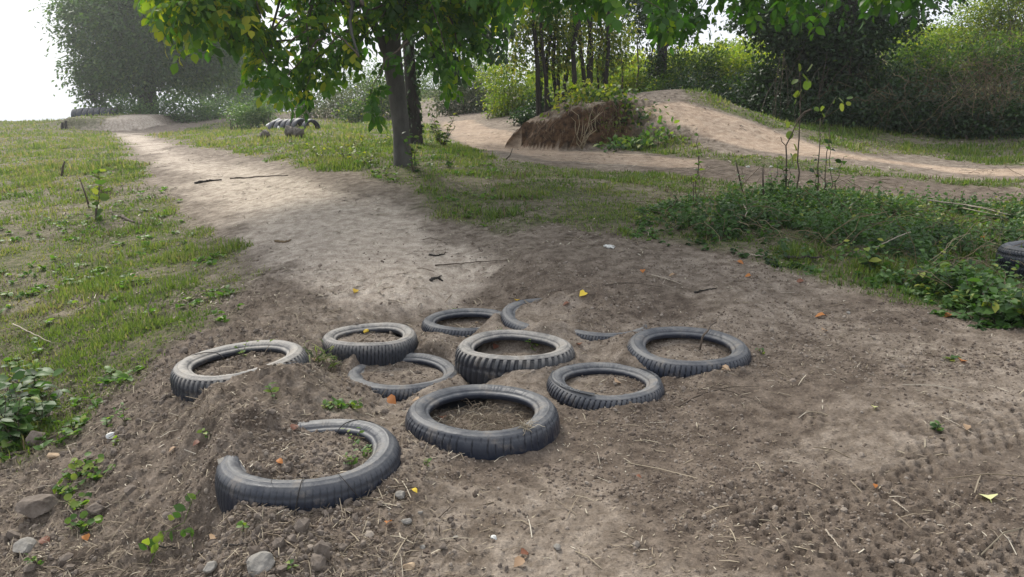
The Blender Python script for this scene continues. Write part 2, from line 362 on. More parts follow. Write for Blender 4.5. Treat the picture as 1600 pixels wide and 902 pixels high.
def detail(x, y):
    """small relief: clods on the left, finer to the right"""
    dist = np.hypot(x, y)
    rough = .26 + .95 * (1 - sstep(x + .25 * (y - 2), -.9, .3))
    rough = rough * (1 - .75 * sstep(y, 4.6, 6.0)) * (1 - .35 * sstep(x, .4, 1.0) * (y < 4))
    b = (fbm(x * 1.1, y * 1.1, 3, 3) - .5) * .05
    m = (fbm(x * 6, y * 6, 21, 3) - .5) * .032 * rough
    c = np.abs(fbm(x * 19, y * 19, 41, 3) - .5) * -.018 * rough
    f = (fbm(x * 55, y * 55, 61, 2) - .5) * .018 * (.6 + rough) * (1 - sstep(y, 5, 9))
    rt = (1 - np.abs(2 * fbm((x + .6 * y) * 3, (y - .5 * x) * 11, 71, 2) - 1)) ** 5 * .02 * (1 - sstep(x, -1.2, -.2)) * (y < 5)
    face = mound(x, y); fm = ((face > .08) & (face < .75) & (x < 2.2)).astype(float)
    fr = ((fbm(x * 4.5, y * 17, 51, 4) - .5) * .16 + (fbm(x * 15, y * 40, 52, 2) - .5) * .07) * fm
    far = (fbm(x * .5, y * .5, 33, 3) - .5) * .14 * sstep(y, 9, 16)
    return b + m + c + f + rt + fr + far + prints(x, y)
def tyre_h(x, y, z):
    for (t, c) in zip(TY, TC):
        R = t[3]; dx, dy = x - c[0], y - c[1]; r = np.hypot(dx, dy); m = r < R * 1.5
        if not m.any(): continue
        pz = c[2] - t[4] * dx[m] - t[5] * dy[m]; rm = r[m]; zz = z[m]
        k = 1 - (sstep(rm, R * .84, R * .98) if t[7] == .022 else sstep(rm, R * .70, R * .93))
        fill = pz - t[7] - .012 - (.020 * (dx[m] * .5 + dy[m] * .8) / R if t[7] == .022 else 0) + (zz - rbf_mean(x[m], y[m])) * (.3 if t[7] == .022 else .8)
        if t[6] > 0 and t[7] > -.01: zz = zz * (1 - k) + fill * k
        # soil banks up a little against the rubber
        zz = zz + .026 * np.exp(-((rm - R * 1.05) / .035) ** 2) * fbm(x[m] * 9, y[m] * 9, 88, 2)
        z[m] = zz
    for bx, by, h, rx, ry in BW:
        dx, dy = (x - bx) / rx, (y - by) / ry; m = (dx * dx + dy * dy) < 5
        z[m] += h * np.exp(-(dx[m] ** 2 + dy[m] ** 2)) * (.7 + .6 * fbm(x[m] * 14, y[m] * 14, 99, 2))
    return z
def rbf_mean(x, y): return rbf(x, y) + (x * 0)
def height(x, y):
    x = np.asarray(x, float); y = np.asarray(y, float); sh = x.shape; x = x.ravel(); y = y.ravel()
    z = base_h(x, y) + detail(x, y)
    return tyre_h(x, y, z).reshape(sh)

rows = np.concatenate([np.linspace(-6, 1.15, 26), 1.2 * (50 ** (np.arange(860) / 860)), np.geomspace(60, 3000, 50)])
TN = 1160
tt = np.linspace(-1, 1, TN); gt = .80 * tt + 4 * tt ** 9
def fan(y): return np.sqrt(y * y + 1) + 1.2
GX = gt[None, :] * fan(rows)[:, None]; GY = np.repeat(rows[:, None], TN, 1)
GZ = height(GX, GY)
def gz(x, y):
    x = np.asarray(x, float); y = np.asarray(y, float)
    r = np.interp(y, rows, np.arange(len(rows))); c = np.interp(x / fan(y), gt, np.arange(TN))
    r0 = np.clip(r.astype(int), 0, len(rows) - 2); c0 = np.clip(c.astype(int), 0, TN - 2); fr = r - r0; fc = c - c0
    return (GZ[r0, c0] * (1 - fc) + GZ[r0, c0 + 1] * fc) * (1 - fr) + (GZ[r0 + 1, c0] * (1 - fc) + GZ[r0 + 1, c0 + 1] * fc) * fr
def at(px, py, dz=0.0, smooth=False):
    """where the ray of a photo pixel meets the ground"""
    d = ray(px, py); ys = np.geomspace(1.3, 90, 2600); k = ys / d[1]
    X = d[0] * k; Z = CAMZ + d[2] * k; g = gz(X, ys) + dz
    h = np.nonzero(Z <= g)[0]; i = h[0] if len(h) else len(ys) - 1
    return np.array([X[i], ys[i], g[i]])
def poly(pts): return [at(*p)[:2] if len(p) == 2 else P(*p)[:2] for p in pts]

G1 = poly([(170, 200), (200, 235), (225, 270), (270, 325), (335, 375), (395, 430), (330, 490), (262, 550), (215, 600), (150, 640), (110, 700), (0, 740)]) + [(-3.2, 2.0), (-14, 2), (-40, 20), (-60, 60), (-20, 60)]
G2 = poly([(235, 212), (310, 232), (400, 242), (455, 250), (490, 266), (560, 272), (640, 300), (700, 345), (790, 362), (870, 350), (960, 375), (1060, 388), (1150, 395), (1250, 425), (1400, 468), (1600, 520)]) + [(4.5, 3.8), (6.5, 7.0)] + \
    poly([(1600, 318), (1450, 308), (1300, 296), (1150, 290), (1020, 268), (900, 262), (780, 250), (715, 228), (690, 198), (600, 188), (480, 186), (330, 192)])
G3 = poly([(1075, 160), (1150, 182), (1250, 212), (1330, 236), (1450, 246), (1600, 258)]) + [(12, 10), (14, 16), (6, 22), (3, 20)]
G4 = poly([(920, 180), (960, 165), (1040, 205), (1120, 236), (1270, 262), (1340, 262), (1200, 252), (1100, 250), (1010, 240), (960, 230)])
G5 = poly([(1110, 241), (1270, 252), (1400, 266), (1600, 285), (1600, 294), (1400, 279), (1270, 270), (1150, 260)])
TRK = poly([(165, 208), (215, 208), (300, 245), (400, 262), (520, 300), (640, 340), (730, 375), (790, 420), (740, 460), (640, 485), (540, 470), (450, 420), (360, 350), (270, 270), (200, 225)])
TRK2 = poly([(965, 157), (1060, 156), (1250, 216), (1330, 240), (1600, 262)]) + [(9, 10.5), (9, 8.6)] + poly([(1600, 278), (1450, 265), (1300, 248), (1150, 234), (1060, 203)])
DMP = poly([(1000, 238), (1120, 243), (1300, 262), (1600, 288), (1600, 318), (1300, 296), (1100, 288), (980, 262)])
TRK3 = poly([(690, 190), (740, 188), (800, 207), (870, 232), (1000, 242), (1100, 250), (1100, 262), (980, 258), (860, 252), (740, 232), (690, 208)])
def masks(x, y):
    n = fbm(x * 1.6, y * 1.6, 7, 4); n2 = fbm(x * 5, y * 5, 19, 3)
    j = (n - .5) * .9 + (n2 - .5) * .35
    sc = .25 + .03 * y
    def pm(pl, soft=1.0): return sstep(poly_sd(x, y, pl) + j * sc * 2 * soft, -.12 * sc * 4 * soft, .16 * sc * 4 * soft)
    g = np.maximum.reduce([pm(G1, .55), pm(G2, .6), pm(G3, .4), pm(G4, .3), sstep(poly_sd(x, y, G5) + .5 * (n2 - .42), -.02, .10)])
    thin = sstep(fbm(x * 1.3 + 3, y * 2.6, 29, 4), .36, .60)       # bare and dry patches in the grass
    turf = g
    g = g * (.5 + .5 * thin)
    pale = np.maximum(pm(TRK, .8) * (1 - .8 * turf) * sstep(n * .6 + .4 * fbm(x * .9, y * .9, 8, 3), .18, .40), 0)
    tan = np.maximum(sstep(poly_sd(x, y, TRK2) + j * .25, .02, .22), .8 * pm(TRK3, .25)) * (.75 + .25 * sstep(n2, .35, .6))
    far = sstep(y, 30, 45)
    g = np.maximum(g * (1 - pm(TRK2, .25) * .95) * (1 - .9 * pm(TRK3, .3)), far)
    return g, pale, tan
xr, yr = GX.ravel(), GY.ravel()
g_, p_, t_ = masks(xr, yr)
gyv = np.gradient(GZ, axis=0) / np.gradient(GY, axis=0); gxv = np.gradient(GZ, axis=1) / np.gradient(GX, axis=1)
mo = mound(xr, yr)
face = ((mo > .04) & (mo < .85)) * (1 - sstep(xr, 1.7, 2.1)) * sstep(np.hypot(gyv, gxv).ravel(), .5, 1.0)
jf = ((farjump(xr, yr) > .03)).astype(float)
far_soil = jf * sstep(yr, 29, 29.4) * (1 - sstep(yr, 31.0, 31.8))
damp = sstep(fbm(xr * 1.4, yr * 1.4, 55, 4), .46, .66) * (1 - .5 * sstep(yr, 4.6, 5.6))
damp = np.maximum(damp, .9 * sstep(poly_sd(xr, yr, DMP) + .3 * (fbm(xr * 3, yr * 3, 56, 3) - .5), -.1, .25))
me = bpy.data.meshes.new('ground')
nR = len(rows); V = np.stack([xr, yr, GZ.ravel()], -1)
ii = (np.arange(nR - 1)[:, None] * TN + np.arange(TN - 1)[None, :]).ravel()
Q = np.stack([ii, ii + 1, ii + TN + 1, ii + TN], -1)
me.vertices.add(len(V)); me.vertices.foreach_set('co', V.astype(np.float32).ravel())
me.loops.add(Q.size); me.loops.foreach_set('vertex_index', Q.astype(np.int32).ravel())
me.polygons.add(len(Q)); me.polygons.foreach_set('loop_start', (np.arange(len(Q)) * 4).astype(np.int32))
me.polygons.foreach_set('loop_total', np.full(len(Q), 4, np.int32)); me.polygons.foreach_set('use_smooth', np.ones(len(Q), bool))
me.update(calc_edges=True)
damp = np.maximum(damp, .75 * sstep(-xr - .32 * (yr - 2) + .5 * (fbm(xr * 4, yr * 4, 57, 3) - .5), .25, .65) * (yr < 5) * (yr > -2))
for nm, arr in (('grass', g_), ('pale', np.maximum(p_, far_soil)), ('tan', t_), ('face', face), ('damp', damp)):
    at_ = me.attributes.new(nm, 'FLOAT', 'POINT'); at_.data.foreach_set('value', arr.astype(np.float32))
def ground_mat():
    m, t, o = newmat('ground_soil'); g = N(t, 'ShaderNodeTexCoord')
    def noise(s, d=6.0, r=.6):
        n = N(t, 'ShaderNodeTexNoise', Scale=s, Detail=d, Roughness=r); t.links.new(g.outputs['Object'], n.inputs['Vector']); return n
    nf, nm_, nl = noise(95, 8.0, .75), noise(11, 7.0, .65), noise(1.7, 5.0)
    def att(n): return N(t, 'ShaderNodeAttribute', attribute_name=n)
    def mix(f, a, b, bt='MIX'):
        x = N(t, 'ShaderNodeMixRGB', blend_type=bt)
        for s, q in ((0, f), (1, a), (2, b)):
            if isinstance(q, (int, float)): x.inputs[s].default_value = q
            elif isinstance(q, tuple): x.inputs[s].default_value = (*q, 1)
            else: t.links.new(q, x.inputs[s])
        return x.outputs[0]
    soil = ramp(t, nm_.outputs[0], [(.34, (.118, .092, .070)), (.50, (.208, .170, .135)), (.66, (.305, .257, .21))]).outputs[0]
    dark = ramp(t, nm_.outputs[0], [(.36, (.074, .056, .043)), (.64, (.188, .15, .118))]).outputs[0]
    c = mix(att('damp').outputs['Fac'], soil, dark)
    pale = ramp(t, nm_.outputs[0], [(.36, (.31, .255, .205)), (.64, (.54, .465, .385))]).outputs[0]
    c = mix(att('pale').outputs['Fac'], c, pale)
    tan = mix(.55, ramp(t, nl.outputs[0], [(.3, (.30, .21, .145)), (.7, (.50, .38, .28))]).outputs[0], ramp(t, nm_.outputs[0], [(.36, (.25, .18, .13)), (.62, (.52, .415, .32))]).outputs[0])
    c = mix(att('tan').outputs['Fac'], c, tan)
    grs = ramp(t, nm_.outputs[0], [(.34, (.045, .052, .022)), (.5, (.09, .098, .042)), (.66, (.17, .145, .09))]).outputs[0]
    gf = N(t, 'ShaderNodeMath', operation='MULTIPLY'); t.links.new(att('grass').outputs['Fac'], gf.inputs[0]); gf.inputs[1].default_value = .85
    c = mix(gf.outputs[0], c, grs)
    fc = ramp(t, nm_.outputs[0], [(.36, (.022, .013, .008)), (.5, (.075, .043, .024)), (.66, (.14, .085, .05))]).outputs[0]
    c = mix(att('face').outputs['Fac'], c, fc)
    sp = ramp(t, nf.outputs[0], [(.36, (.45, .43, .41)), (.47, (.95, .95, .95)), (.56, (1.05, 1.05, 1.05)), (.66, (1.7, 1.65, 1.6))]).outputs[0]
    c = mix(.8, c, sp, 'MULTIPLY')
    p = N(t, 'ShaderNodeBsdfPrincipled', Roughness=.95); p.inputs['Specular IOR Level'].default_value = .15
    t.links.new(c, p.inputs['Base Color'])
    b1 = N(t, 'ShaderNodeBump', Strength=.9, Distance=.008); t.links.new(nf.outputs[0], b1.inputs['Height'])
    b2 = N(t, 'ShaderNodeBump', Strength=.6, Distance=.03); t.links.new(nm_.outputs[0], b2.inputs['Height']); t.links.new(b1.outputs[0], b2.inputs['Normal'])
    t.links.new(b2.outputs[0], p.inputs['Normal']); t.links.new(p.outputs[0], o.inputs[0]); return m
me.materials.append(ground_mat())
ground = bpy.data.objects.new('ground', me); COL.objects.link(ground)
tag(ground, 'bare trodden earth and thin grass with dusty tracks', 'ground', kind='structure')

# ------------------------------------------------------------------ hazy air
def haze_box():
    x0, x1, y0, y1, z0, z1 = -60, 60, -7.5, 110, -14, 14
    mb = MB(); v = [(x, y, z) for x in (x0, x1) for y in (y0, y1) for z in (z0, z1)]
    f = [(0, 1, 3, 2), (4, 6, 7, 5), (0, 4, 5, 1), (2, 3, 7, 6), (0, 2, 6, 4), (1, 5, 7, 3)]
    m, t, o = newmat('haze_air'); p = N(t, 'ShaderNodeVolumePrincipled'); p.inputs['Color'].default_value = (.93, .95, .97, 1)
    p.inputs['Density'].default_value = HAZE; p.inputs['Anisotropy'].default_value = .55; t.links.new(p.outputs[0], o.inputs['Volume'])
    mb.add(v, np.concatenate(f), [4] * 6); ob = mb.build('haze', m, smooth=False, origin=(0, 0, 0)); tag(ob, 'thin bright haze in the air', 'haze', kind='stuff')
HAZE = .0016
haze_box()

# ------------------------------------------------------------------ tyres
def tyre_profile(R, Wd):
    k = R / .32; w_ = Wd / .19
    top = [(.207, -.048), (.203, -.040), (.2015, -.031), (.204, -.024), (.209, -.0195), (.214, -.0185), (.218, -.0175), (.2215, -.0125), (.228, -.0090), (.236, -.0055), (.2385, -.0040), (.247, -.0022),
           (.255, -.0006), (.262, 0), (.270, -.0006), (.2725, .0008), (.275, -.0012), (.283, -.0040), (.290, -.0080), (.2935, -.0088), (.2965, -.0125), (.301, -.017), (.3045, -.0215), (.3078, -.027), (.3105, -.033), (.3128, -.040), (.3148, -.048),
           (.3162, -.056), (.3172, -.064), (.318, -.073), (.3186, -.084), (.3188, -.095)]
    slim = lambda r: r + .014 * max(0, min(1, (.292 - r) / .08))      # a narrower sidewall ring
    top = [(slim(r) * k, z * w_) for r, z in top]
    bot = [(r, -Wd - z) for r, z in top[::-1][1:]]
    inn = [(.225, -.145), (.262, -.152), (.292, -.140), (.303, -.118), (.305, -.095), (.303, -.072), (.292, -.050), (.262, -.038), (.225, -.044)]
    inn = [(slim(r) * k, z * w_) for r, z in inn]
    return np.array(top), np.array(bot), np.array(inn)
def make_tyre(i, name, loc, R, Wd, nx, ny, pat, cnt, dep, mat, label, group, nth=720, rot=None, twist=None):
    e = empty(name, loc, label, 'tyre', group)
    top, bot, inn = tyre_profile(R, Wd)
    if rot is None:
        n = np.array([nx, ny, 1.]); n /= np.linalg.norm(n); xa = np.array([1, 0, -nx]); xa /= np.linalg.norm(xa); ya = np.cross(n, xa)
        B = np.stack([xa, ya, n], -1)
    else: B = rot
    th = np.arange(nth) * 2 * math.pi / nth
    prof = np.concatenate([top, bot, inn]); nt_ = len(top)
    prof_s = prof
    r = np.repeat(prof_s[None, :, 0], nth, 0); z = np.repeat(prof_s[None, :, 1], nth, 0); T = np.repeat(th[:, None], len(prof), 1)
    zn = -z / Wd; Rm = prof[:, 0].max()
    outer = np.zeros(len(prof)); k0 = 21; outer[k0:nt_ + len(bot) - k0] = 1; outer = np.repeat(outer[None], nth, 0)
    ph = T * cnt; amp = 0
    sh = sstep(zn, .06, .14) * sstep(1 - zn, .06, .14)
    if pat == 'fine':
        g = (np.abs(np.sin(ph / 2 + zn * 3)) < .24) * 1.0; amp = dep * g + dep * .8 * (np.abs(zn - .22) < .012)
    elif pat == 'rib':
        g = (np.abs(np.sin(ph / 2 + 1.3 * np.sin(zn * 5))) < .19) * (zn < .42); amp = dep * g * sstep(vnoise(T * 40, T * 0, 5), .2, .4) + dep * .9 * (np.abs(zn - .42) < .02) + dep * .5 * (np.abs(zn - .115) < .011)
    elif pat == 'sipe':
        g = (np.abs(np.sin(ph / 2 + 7 * zn)) < .34) * 1.0; amp = dep * g + dep * (np.abs(zn - .40) < .02)
    elif pat == 'block':
        g = (np.abs(np.sin(ph / 2 + 2 * zn)) < .28) * 1.0; amp = dep * g + dep * (np.abs(zn - .36) < .02)
    elif pat == 'lug':
        g = sstep(np.sin(ph + 5 * zn), -.1, .45); amp = dep * g * (1 - .4 * sstep(zn, .2, .5)) + dep * .3 * (np.abs(zn - .40) < .03)
    elif pat == 'grid':
        g = (np.abs(np.sin(ph / 2 + 9 * np.abs(zn - .5))) < .28) * 1.0; amp = dep * g + dep * 1.2 * ((np.abs((zn * 6.2) % 1 - .5) < .07))
    r = r - amp * sh * outer
    gd = np.clip(amp / dep, 0, 1) * sh * outer * (.8 if pat != 'lug' else .45) * (np.abs(amp) > 0)  # painted recess shade for attribute v, strongest in the grooves
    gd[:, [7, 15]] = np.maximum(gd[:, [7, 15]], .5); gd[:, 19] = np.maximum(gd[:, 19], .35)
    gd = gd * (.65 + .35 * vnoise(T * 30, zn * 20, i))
    # shoulders: the grooves run a little way over the edge
    edge = (zn > .05) & (zn <= .10) & (outer > 0)
    r = np.where(edge & (pat in ('lug', 'sipe', 'block')), r - amp * .7 * (1 - sh), r)
    # worn, slightly squashed casing
    wob = .004 * np.sin(2 * T + i) + .002 * np.sin(3 * T + 2 * i)
    emb = (vnoise(T * 46, r * 0 + i, 230 + i) > .52) & (vnoise(T * 5, r * 0 + 2, 231 + i) > .45) & (zn < .05) & (r > R * .742) & (r < R * .80)
    z = z + emb * .0015
    z = z + wob * 1.2 + .0022 * (fbm(T * 9, r * 30, 200 + i, 2) - .5); r = r * (1 + .014 * np.cos(2 * T + i * 1.7) + .006 * np.cos(3 * T + i))
    X = r * np.cos(T); Y = r * np.sin(T)
    Pl = np.stack([X, Y, z], -1) @ B.T + np.asarray(loc)
    def ring(a, b, close=False):
        idx = list(range(a, b)); kk = len(idx); Vv = Pl[:, idx, :].reshape(-1, 3)
        ia = np.arange(nth)[:, None] * kk; ib = ((np.arange(nth) + 1) % nth)[:, None] * kk; jj = np.arange(kk - 1)[None]
        q = np.stack([ia + jj, ib + jj, ib + jj + 1, ia + jj + 1], -1)
        return Vv, q.reshape(-1, 4)
    total = len(prof); s0 = 20; s1 = nt_ + len(bot) - 21
    for nm_, a, b, dk in (('sidewall', 0, s0 + 1, 0.), ('tread', s0, s1 + 1, 0.), ('inner_wall', s1, total, .85)):  # inner wall painted near black for the shade inside the casing
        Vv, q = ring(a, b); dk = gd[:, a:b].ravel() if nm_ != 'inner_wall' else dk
        mb = MB(); mb.add(Vv, q.ravel(), np.full(len(q), 4), dk); mb.build(nm_, M[mat], e)
    return e, B
GRP = 'old tyres sunk in the soil'
TE = []
for i, (t, c) in enumerate(zip(TY, TC)):
    e, B = make_tyre(i, 'tyre', c, t[3], .21 if i == 12 else .185, t[4], t[5], t[8], t[9], t[10], M and t[11], t[12], GRP)
    TE.append((e, B))
# raised writing on the sidewall of the lettered tyre
def ring_text(txt, e, B, c, r0, ang0, size, inward=False):
    cu = bpy.data.curves.new('lettering', 'FONT'); cu.body = txt; cu.size = size; cu.extrude = .0012; cu.resolution_u = 3; cu.space_character = 1.25
    o = bpy.data.objects.new('lettering', cu); COL.objects.link(o); bpy.context.view_layer.update()
    dg = bpy.context.evaluated_depsgraph_get(); me_ = bpy.data.meshes.new_from_object(o.evaluated_get(dg))
    v = np.empty(len(me_.vertices) * 3); me_.vertices.foreach_get('co', v); v = v.reshape(-1, 3)
    bpy.data.objects.remove(o); bpy.data.curves.remove(cu)
    a = ang0 - v[:, 0] / r0; r = r0 + v[:, 1]           # reads clockwise, tops outwards
    zz = -.0005 - np.maximum(0, (r - .235)) ** 2 * 4 + v[:, 2] + .0035
    p = np.stack([r * np.cos(a), r * np.sin(a), zz], -1) @ B.T
    me_.vertices.foreach_set('co', p.astype(np.float32).ravel()); me_.update(); me_.materials.clear(); me_.materials.append(M['letter'])
    q = bpy.data.objects.new('lettering', me_); COL.objects.link(q); q.parent = e
    return q
def ring_band(e, B, r0, r1, a0, a1):
    n = 60; a = np.linspace(a0, a1, n); rr = np.linspace(r0, r1, 5); Aq, Rq = np.meshgrid(a, rr, indexing='ij')
    zz = -np.maximum(0, Rq - .235) ** 2 * 4 + .0022
    v = np.stack([Rq * np.cos(Aq), Rq * np.sin(Aq), zz], -1).reshape(-1, 3) @ B.T + np.array(e.location)
    ii_ = (np.arange(n - 1)[:, None] * 5 + np.arange(4)[None]).ravel(); q = np.stack([ii_, ii_ + 5, ii_ + 6, ii_ + 1], -1)
    mb = MB(); mb.add(v, q.ravel(), np.full(len(q), 4), rng.random(len(v))); return mb.build('lettering_band', M['band'], e)
e3, B3 = TE[2]; c3 = TC[2]
ring_band(e3, B3, .238, .258, math.radians(45), math.radians(-22)); ring_text('F-510', e3, B3, c3, .2395, math.radians(22), .024)
ring_band(e3, B3, .238, .258, math.radians(160), math.radians(252)); ring_text('IDO  IED', e3, B3, c3, .2395, math.radians(236), .024)

# ------------------------------------------------------------------ far rows of tyres
for k in range(8):
    xx = -18.95 + k * .255; yy = 33.6
    zc = float(gz(xx, yy)) + .10
    R = .33; rot = np.stack([[0, 1, 0], [0, 0, 1], [1, 0, 0]], -1).astype(float)
    a = rng.uniform(-.12, .12); rz = np.array([[math.cos(a), -math.sin(a), 0], [math.sin(a), math.cos(a), 0], [0, 0, 1]])
    make_tyre(20 + k, 'tyre', (xx + .2, yy, zc + rng.uniform(-.02, .02)), R, .245, 0, 0, 'block', 60, .005, 'rub_dark',
              ['leftmost upright tyre', 'second upright tyre from the left', 'third upright tyre from the left', 'fourth upright tyre from the left', 'fifth upright tyre from the left', 'third upright tyre from the right', 'second upright tyre from the right', 'rightmost upright tyre'][k] + ' in the row on the far mound at the left', 'tyres in a row on the far mound', nth=90, rot=rz @ rot)
for k in range(6):
    p0, p1 = P(436, 191, 20.0), P(478, 190, 19.2); p = p0 + (p1 - p0) * k / 4.6 + (np.array([.10, 0, 0]) if k == 5 else 0)
    d = norm((p1 - p0)[None])[0]; d = norm(np.array([[d[0], d[1] - .12 * (k == 5), 0]]))[0]
    s_ = np.cross([0, 0, 1], d); rot = np.stack([s_, np.cross(d, s_), d], -1)
    make_tyre(30 + k, 'tyre', (p[0], p[1], float(gz(p[0], p[1])) + .02), .24, .185, 0, 0, 'block', 60, .005, 'rub_dark',
              ['leftmost half sunk tyre', 'second half sunk tyre from the left', 'third half sunk tyre from the left', 'fourth half sunk tyre from the left', 'fifth half sunk tyre from the left', 'rightmost half sunk tyre, a little apart,'][k] + ' in the low row past the tree', 'tyres sunk in a low row behind the tree', nth=90, rot=rot)

#@@VEG@@
# ------------------------------------------------------------------ leaf templates
def leaf8(wd=.42, fold=.10, droop=.12):
    x = [0, .75, 1, .0]; v = []
    mid = [(0, 0, 0), (0, .34, -.0), (0, .68, -.35 * droop), (0, 1, -droop)]
    side = [(.42 * wd * 1.0, .30, fold * .5), (.46 * wd, .62, fold * .4 - .3 * droop)]
    v = mid + [(-s[0], s[1], s[2]) for s in side] + [(s[0], s[1], s[2]) for s in side]
    f = [(0, 1, 4), (1, 2, 5, 4), (2, 3, 5), (0, 6, 1), (1, 6, 7, 2), (2, 7, 3)]
    return np.array(v, float), f
def leaf4(wd=.5, fold=.1):
    return np.array([(0, 0, 0), (-wd / 2, .5, fold), (0, 1, -.05), (wd / 2, .5, fold)], float), [(0, 3, 2), (0, 2, 1)]
L_OV = leaf8(.62, .12, .2); L_NAR = leaf8(.62, .1, .2); L_RND = leaf8(1.05, .08, .12); L_RND = (np.array([(0, 0, 0), (0, .5, -.01), (0, 1, -.06)] + [(sg * wx, yy_, .05 + .04 * wx) for sg in (-1, 1) for wx, yy_ in ((.30, .08), (.44, .28), (.46, .52), (.36, .76), (.16, .93))]), [(0, 1, 5, 4, 3), (1, 2, 7, 6, 5), (0, 8, 9, 10, 1), (1, 10, 11, 12, 2)])
L4 = leaf4(.55, .12); L4N = leaf4(.3, .08); L4R = leaf4(.85, .1)

def put_leaves(mb, T, d, up, size, tmpl, v=None, wj=.25):
    n = len(T)
    if n == 0: return
    nr = norm(up + rng.normal(size=(n, 3)) * .45)
    size = np.broadcast_to(size, (n,)) * rng.uniform(.7, 1.25, n)
    Mx = frames(d, nr, size, size * rng.uniform(1 - wj, 1 + wj, n), size * rng.uniform(.4, 1.8, n))
    mb.inst(tmpl[0], tmpl[1], Mx, T, rng.random(n) if v is None else v)
def compound(mb, T, d, L, v, nl=7, tmpl=None):
    """pinnate leaves: leaflets in pairs along a drooping stalk"""
    n = len(T); d = norm(d); side = norm(np.cross(d, np.array([0, 0, 1.]) + rng.normal(size=(n, 3)) * .35)); upv = np.cross(side, d)
    L = np.broadcast_to(L, (n,))
    spec = [(1.0, 0)] + [(t, s) for t in np.linspace(.82, .30, (nl - 1) // 2) for s in (-1, 1)]
    for t, s in spec:
        pos = T + d * (L * t)[:, None] + np.array([0, 0, -1.]) * (L * .35 * t * t)[:, None]
        dd = d * (.45 if s else 1) + side * s * .85 + np.array([0, 0, -.42]) + rng.normal(size=(n, 3)) * .18
        sz = L * (.50 if t > .6 else .40)
        put_leaves(mb, pos, dd, upv, sz, tmpl or L_OV, np.clip(v + rng.normal(size=n) * .12, 0, 1), .15)
def curve_pts(a, b, n=8, sag=.1, jit=.03):
    t = np.linspace(0, 1, n)[:, None]; a = np.asarray(a, float); b = np.asarray(b, float)
    p = a + (b - a) * t; L = np.linalg.norm(b - a)
    p[:, 2] += (np.sin(t[:, 0] * math.pi) * sag * L)
    j = rng.normal(size=(n, 3)) * jit * L; j[0] = 0; j[-1] = 0
    return p + j
def ctr(p): return [float(p[0]), float(p[1]), float(gz(p[0], p[1]))]

def foliage_blob(mb, c, r, n, size, tmpl, shell=.45, vshift=0, droop=-.3, clump=14):
    """n leaves gathered in clumps through an ellipsoid"""
    nc = max(3, n // clump); q = rdir(nc); rad = rng.random(nc) ** shell
    cc = np.asarray(c) + q * rad[:, None] * np.asarray(r)
    k = rng.integers(0, nc, n); cr = (np.mean(r) * .17 + size)
    T = cc[k] + rng.normal(size=(n, 3)) * cr * np.array([1, 1, .7])
    d = norm(T - np.asarray(c)) * .6 + rng.normal(size=(n, 3)) * .6; d[:, 2] += droop
    up = np.tile([0, 0, 1.], (n, 1))
    v = np.clip(rng.normal(.42, .2, n) + (rng.random(nc)[k] - .5) * .5 + vshift, 0, 1)
    put_leaves(mb, T, d, up, size, tmpl, v)

# ------------------------------------------------------------------ walnut trees
def walnut_sprays(mb, tw, ends, roots, L=.26, nper=9, vb=.45, spread=.12, nl=7, back=.75, lit=None):
    for (e, r) in zip(ends, roots):
        vq = vb + (.22 * sstep(-e[0], 1.6, 3.6) if lit else 0) + rng.normal() * .08  # lit: sprays to the left get yellower leaves, backlight painted into colour
        pts = curve_pts(r, e, 9, .14, .02); Ln = np.linalg.norm(np.asarray(e) - np.asarray(r))
        tw.tube(pts, np.linspace(.010 + .004 * Ln, .003, 9), 5, .5)
        t = np.concatenate([1 - back * rng.random(nper - 1) ** 1.3, [1.0]])
        px_ = np.stack([np.interp(t, np.linspace(0, 1, 9), pts[:, k]) for k in range(3)], -1)
        ax = norm((pts[-1] - pts[-3])[None])
        d = ax * .6 + rng.normal(size=(nper, 3)) * .7; d[:, 2] -= .25
        compound(mb, px_, d, L * rng.uniform(.75, 1.2, nper), np.clip(rng.normal(vq, .2, nper), 0, 1), nl)

def trunk_flare(mb, pts, rad, sides=20):
    pts = np.asarray(pts, float); n = 40; t = np.linspace(0, 1, n); tt_ = np.linspace(0, 1, len(pts))
    p = np.stack([np.interp(t, tt_, pts[:, k]) for k in range(3)], -1)
    for _ in range(3): p[1:-1] = (p[:-2] + 2 * p[1:-1] + p[2:]) / 4
    r = np.interp(t, tt_, rad); k0 = sum(len(q) for q in mb.v)
    mb.tube(p, r, sides); V_ = mb.v[-1]; c = np.repeat(p, sides, 0); dv = V_ - c
    an = np.arctan2(dv[:, 1], dv[:, 0]); s = 1 + .07 * (fbm(an * 1.5 + 5, V_[:, 2] * 2.5, 301, 3) - .5) * 2 + .16 * np.exp(-(V_[:, 2] - V_[0, 2]) / .14) * (.5 + .5 * np.sin(an * 5))
    mb.v[-1] = c + dv * s[:, None]

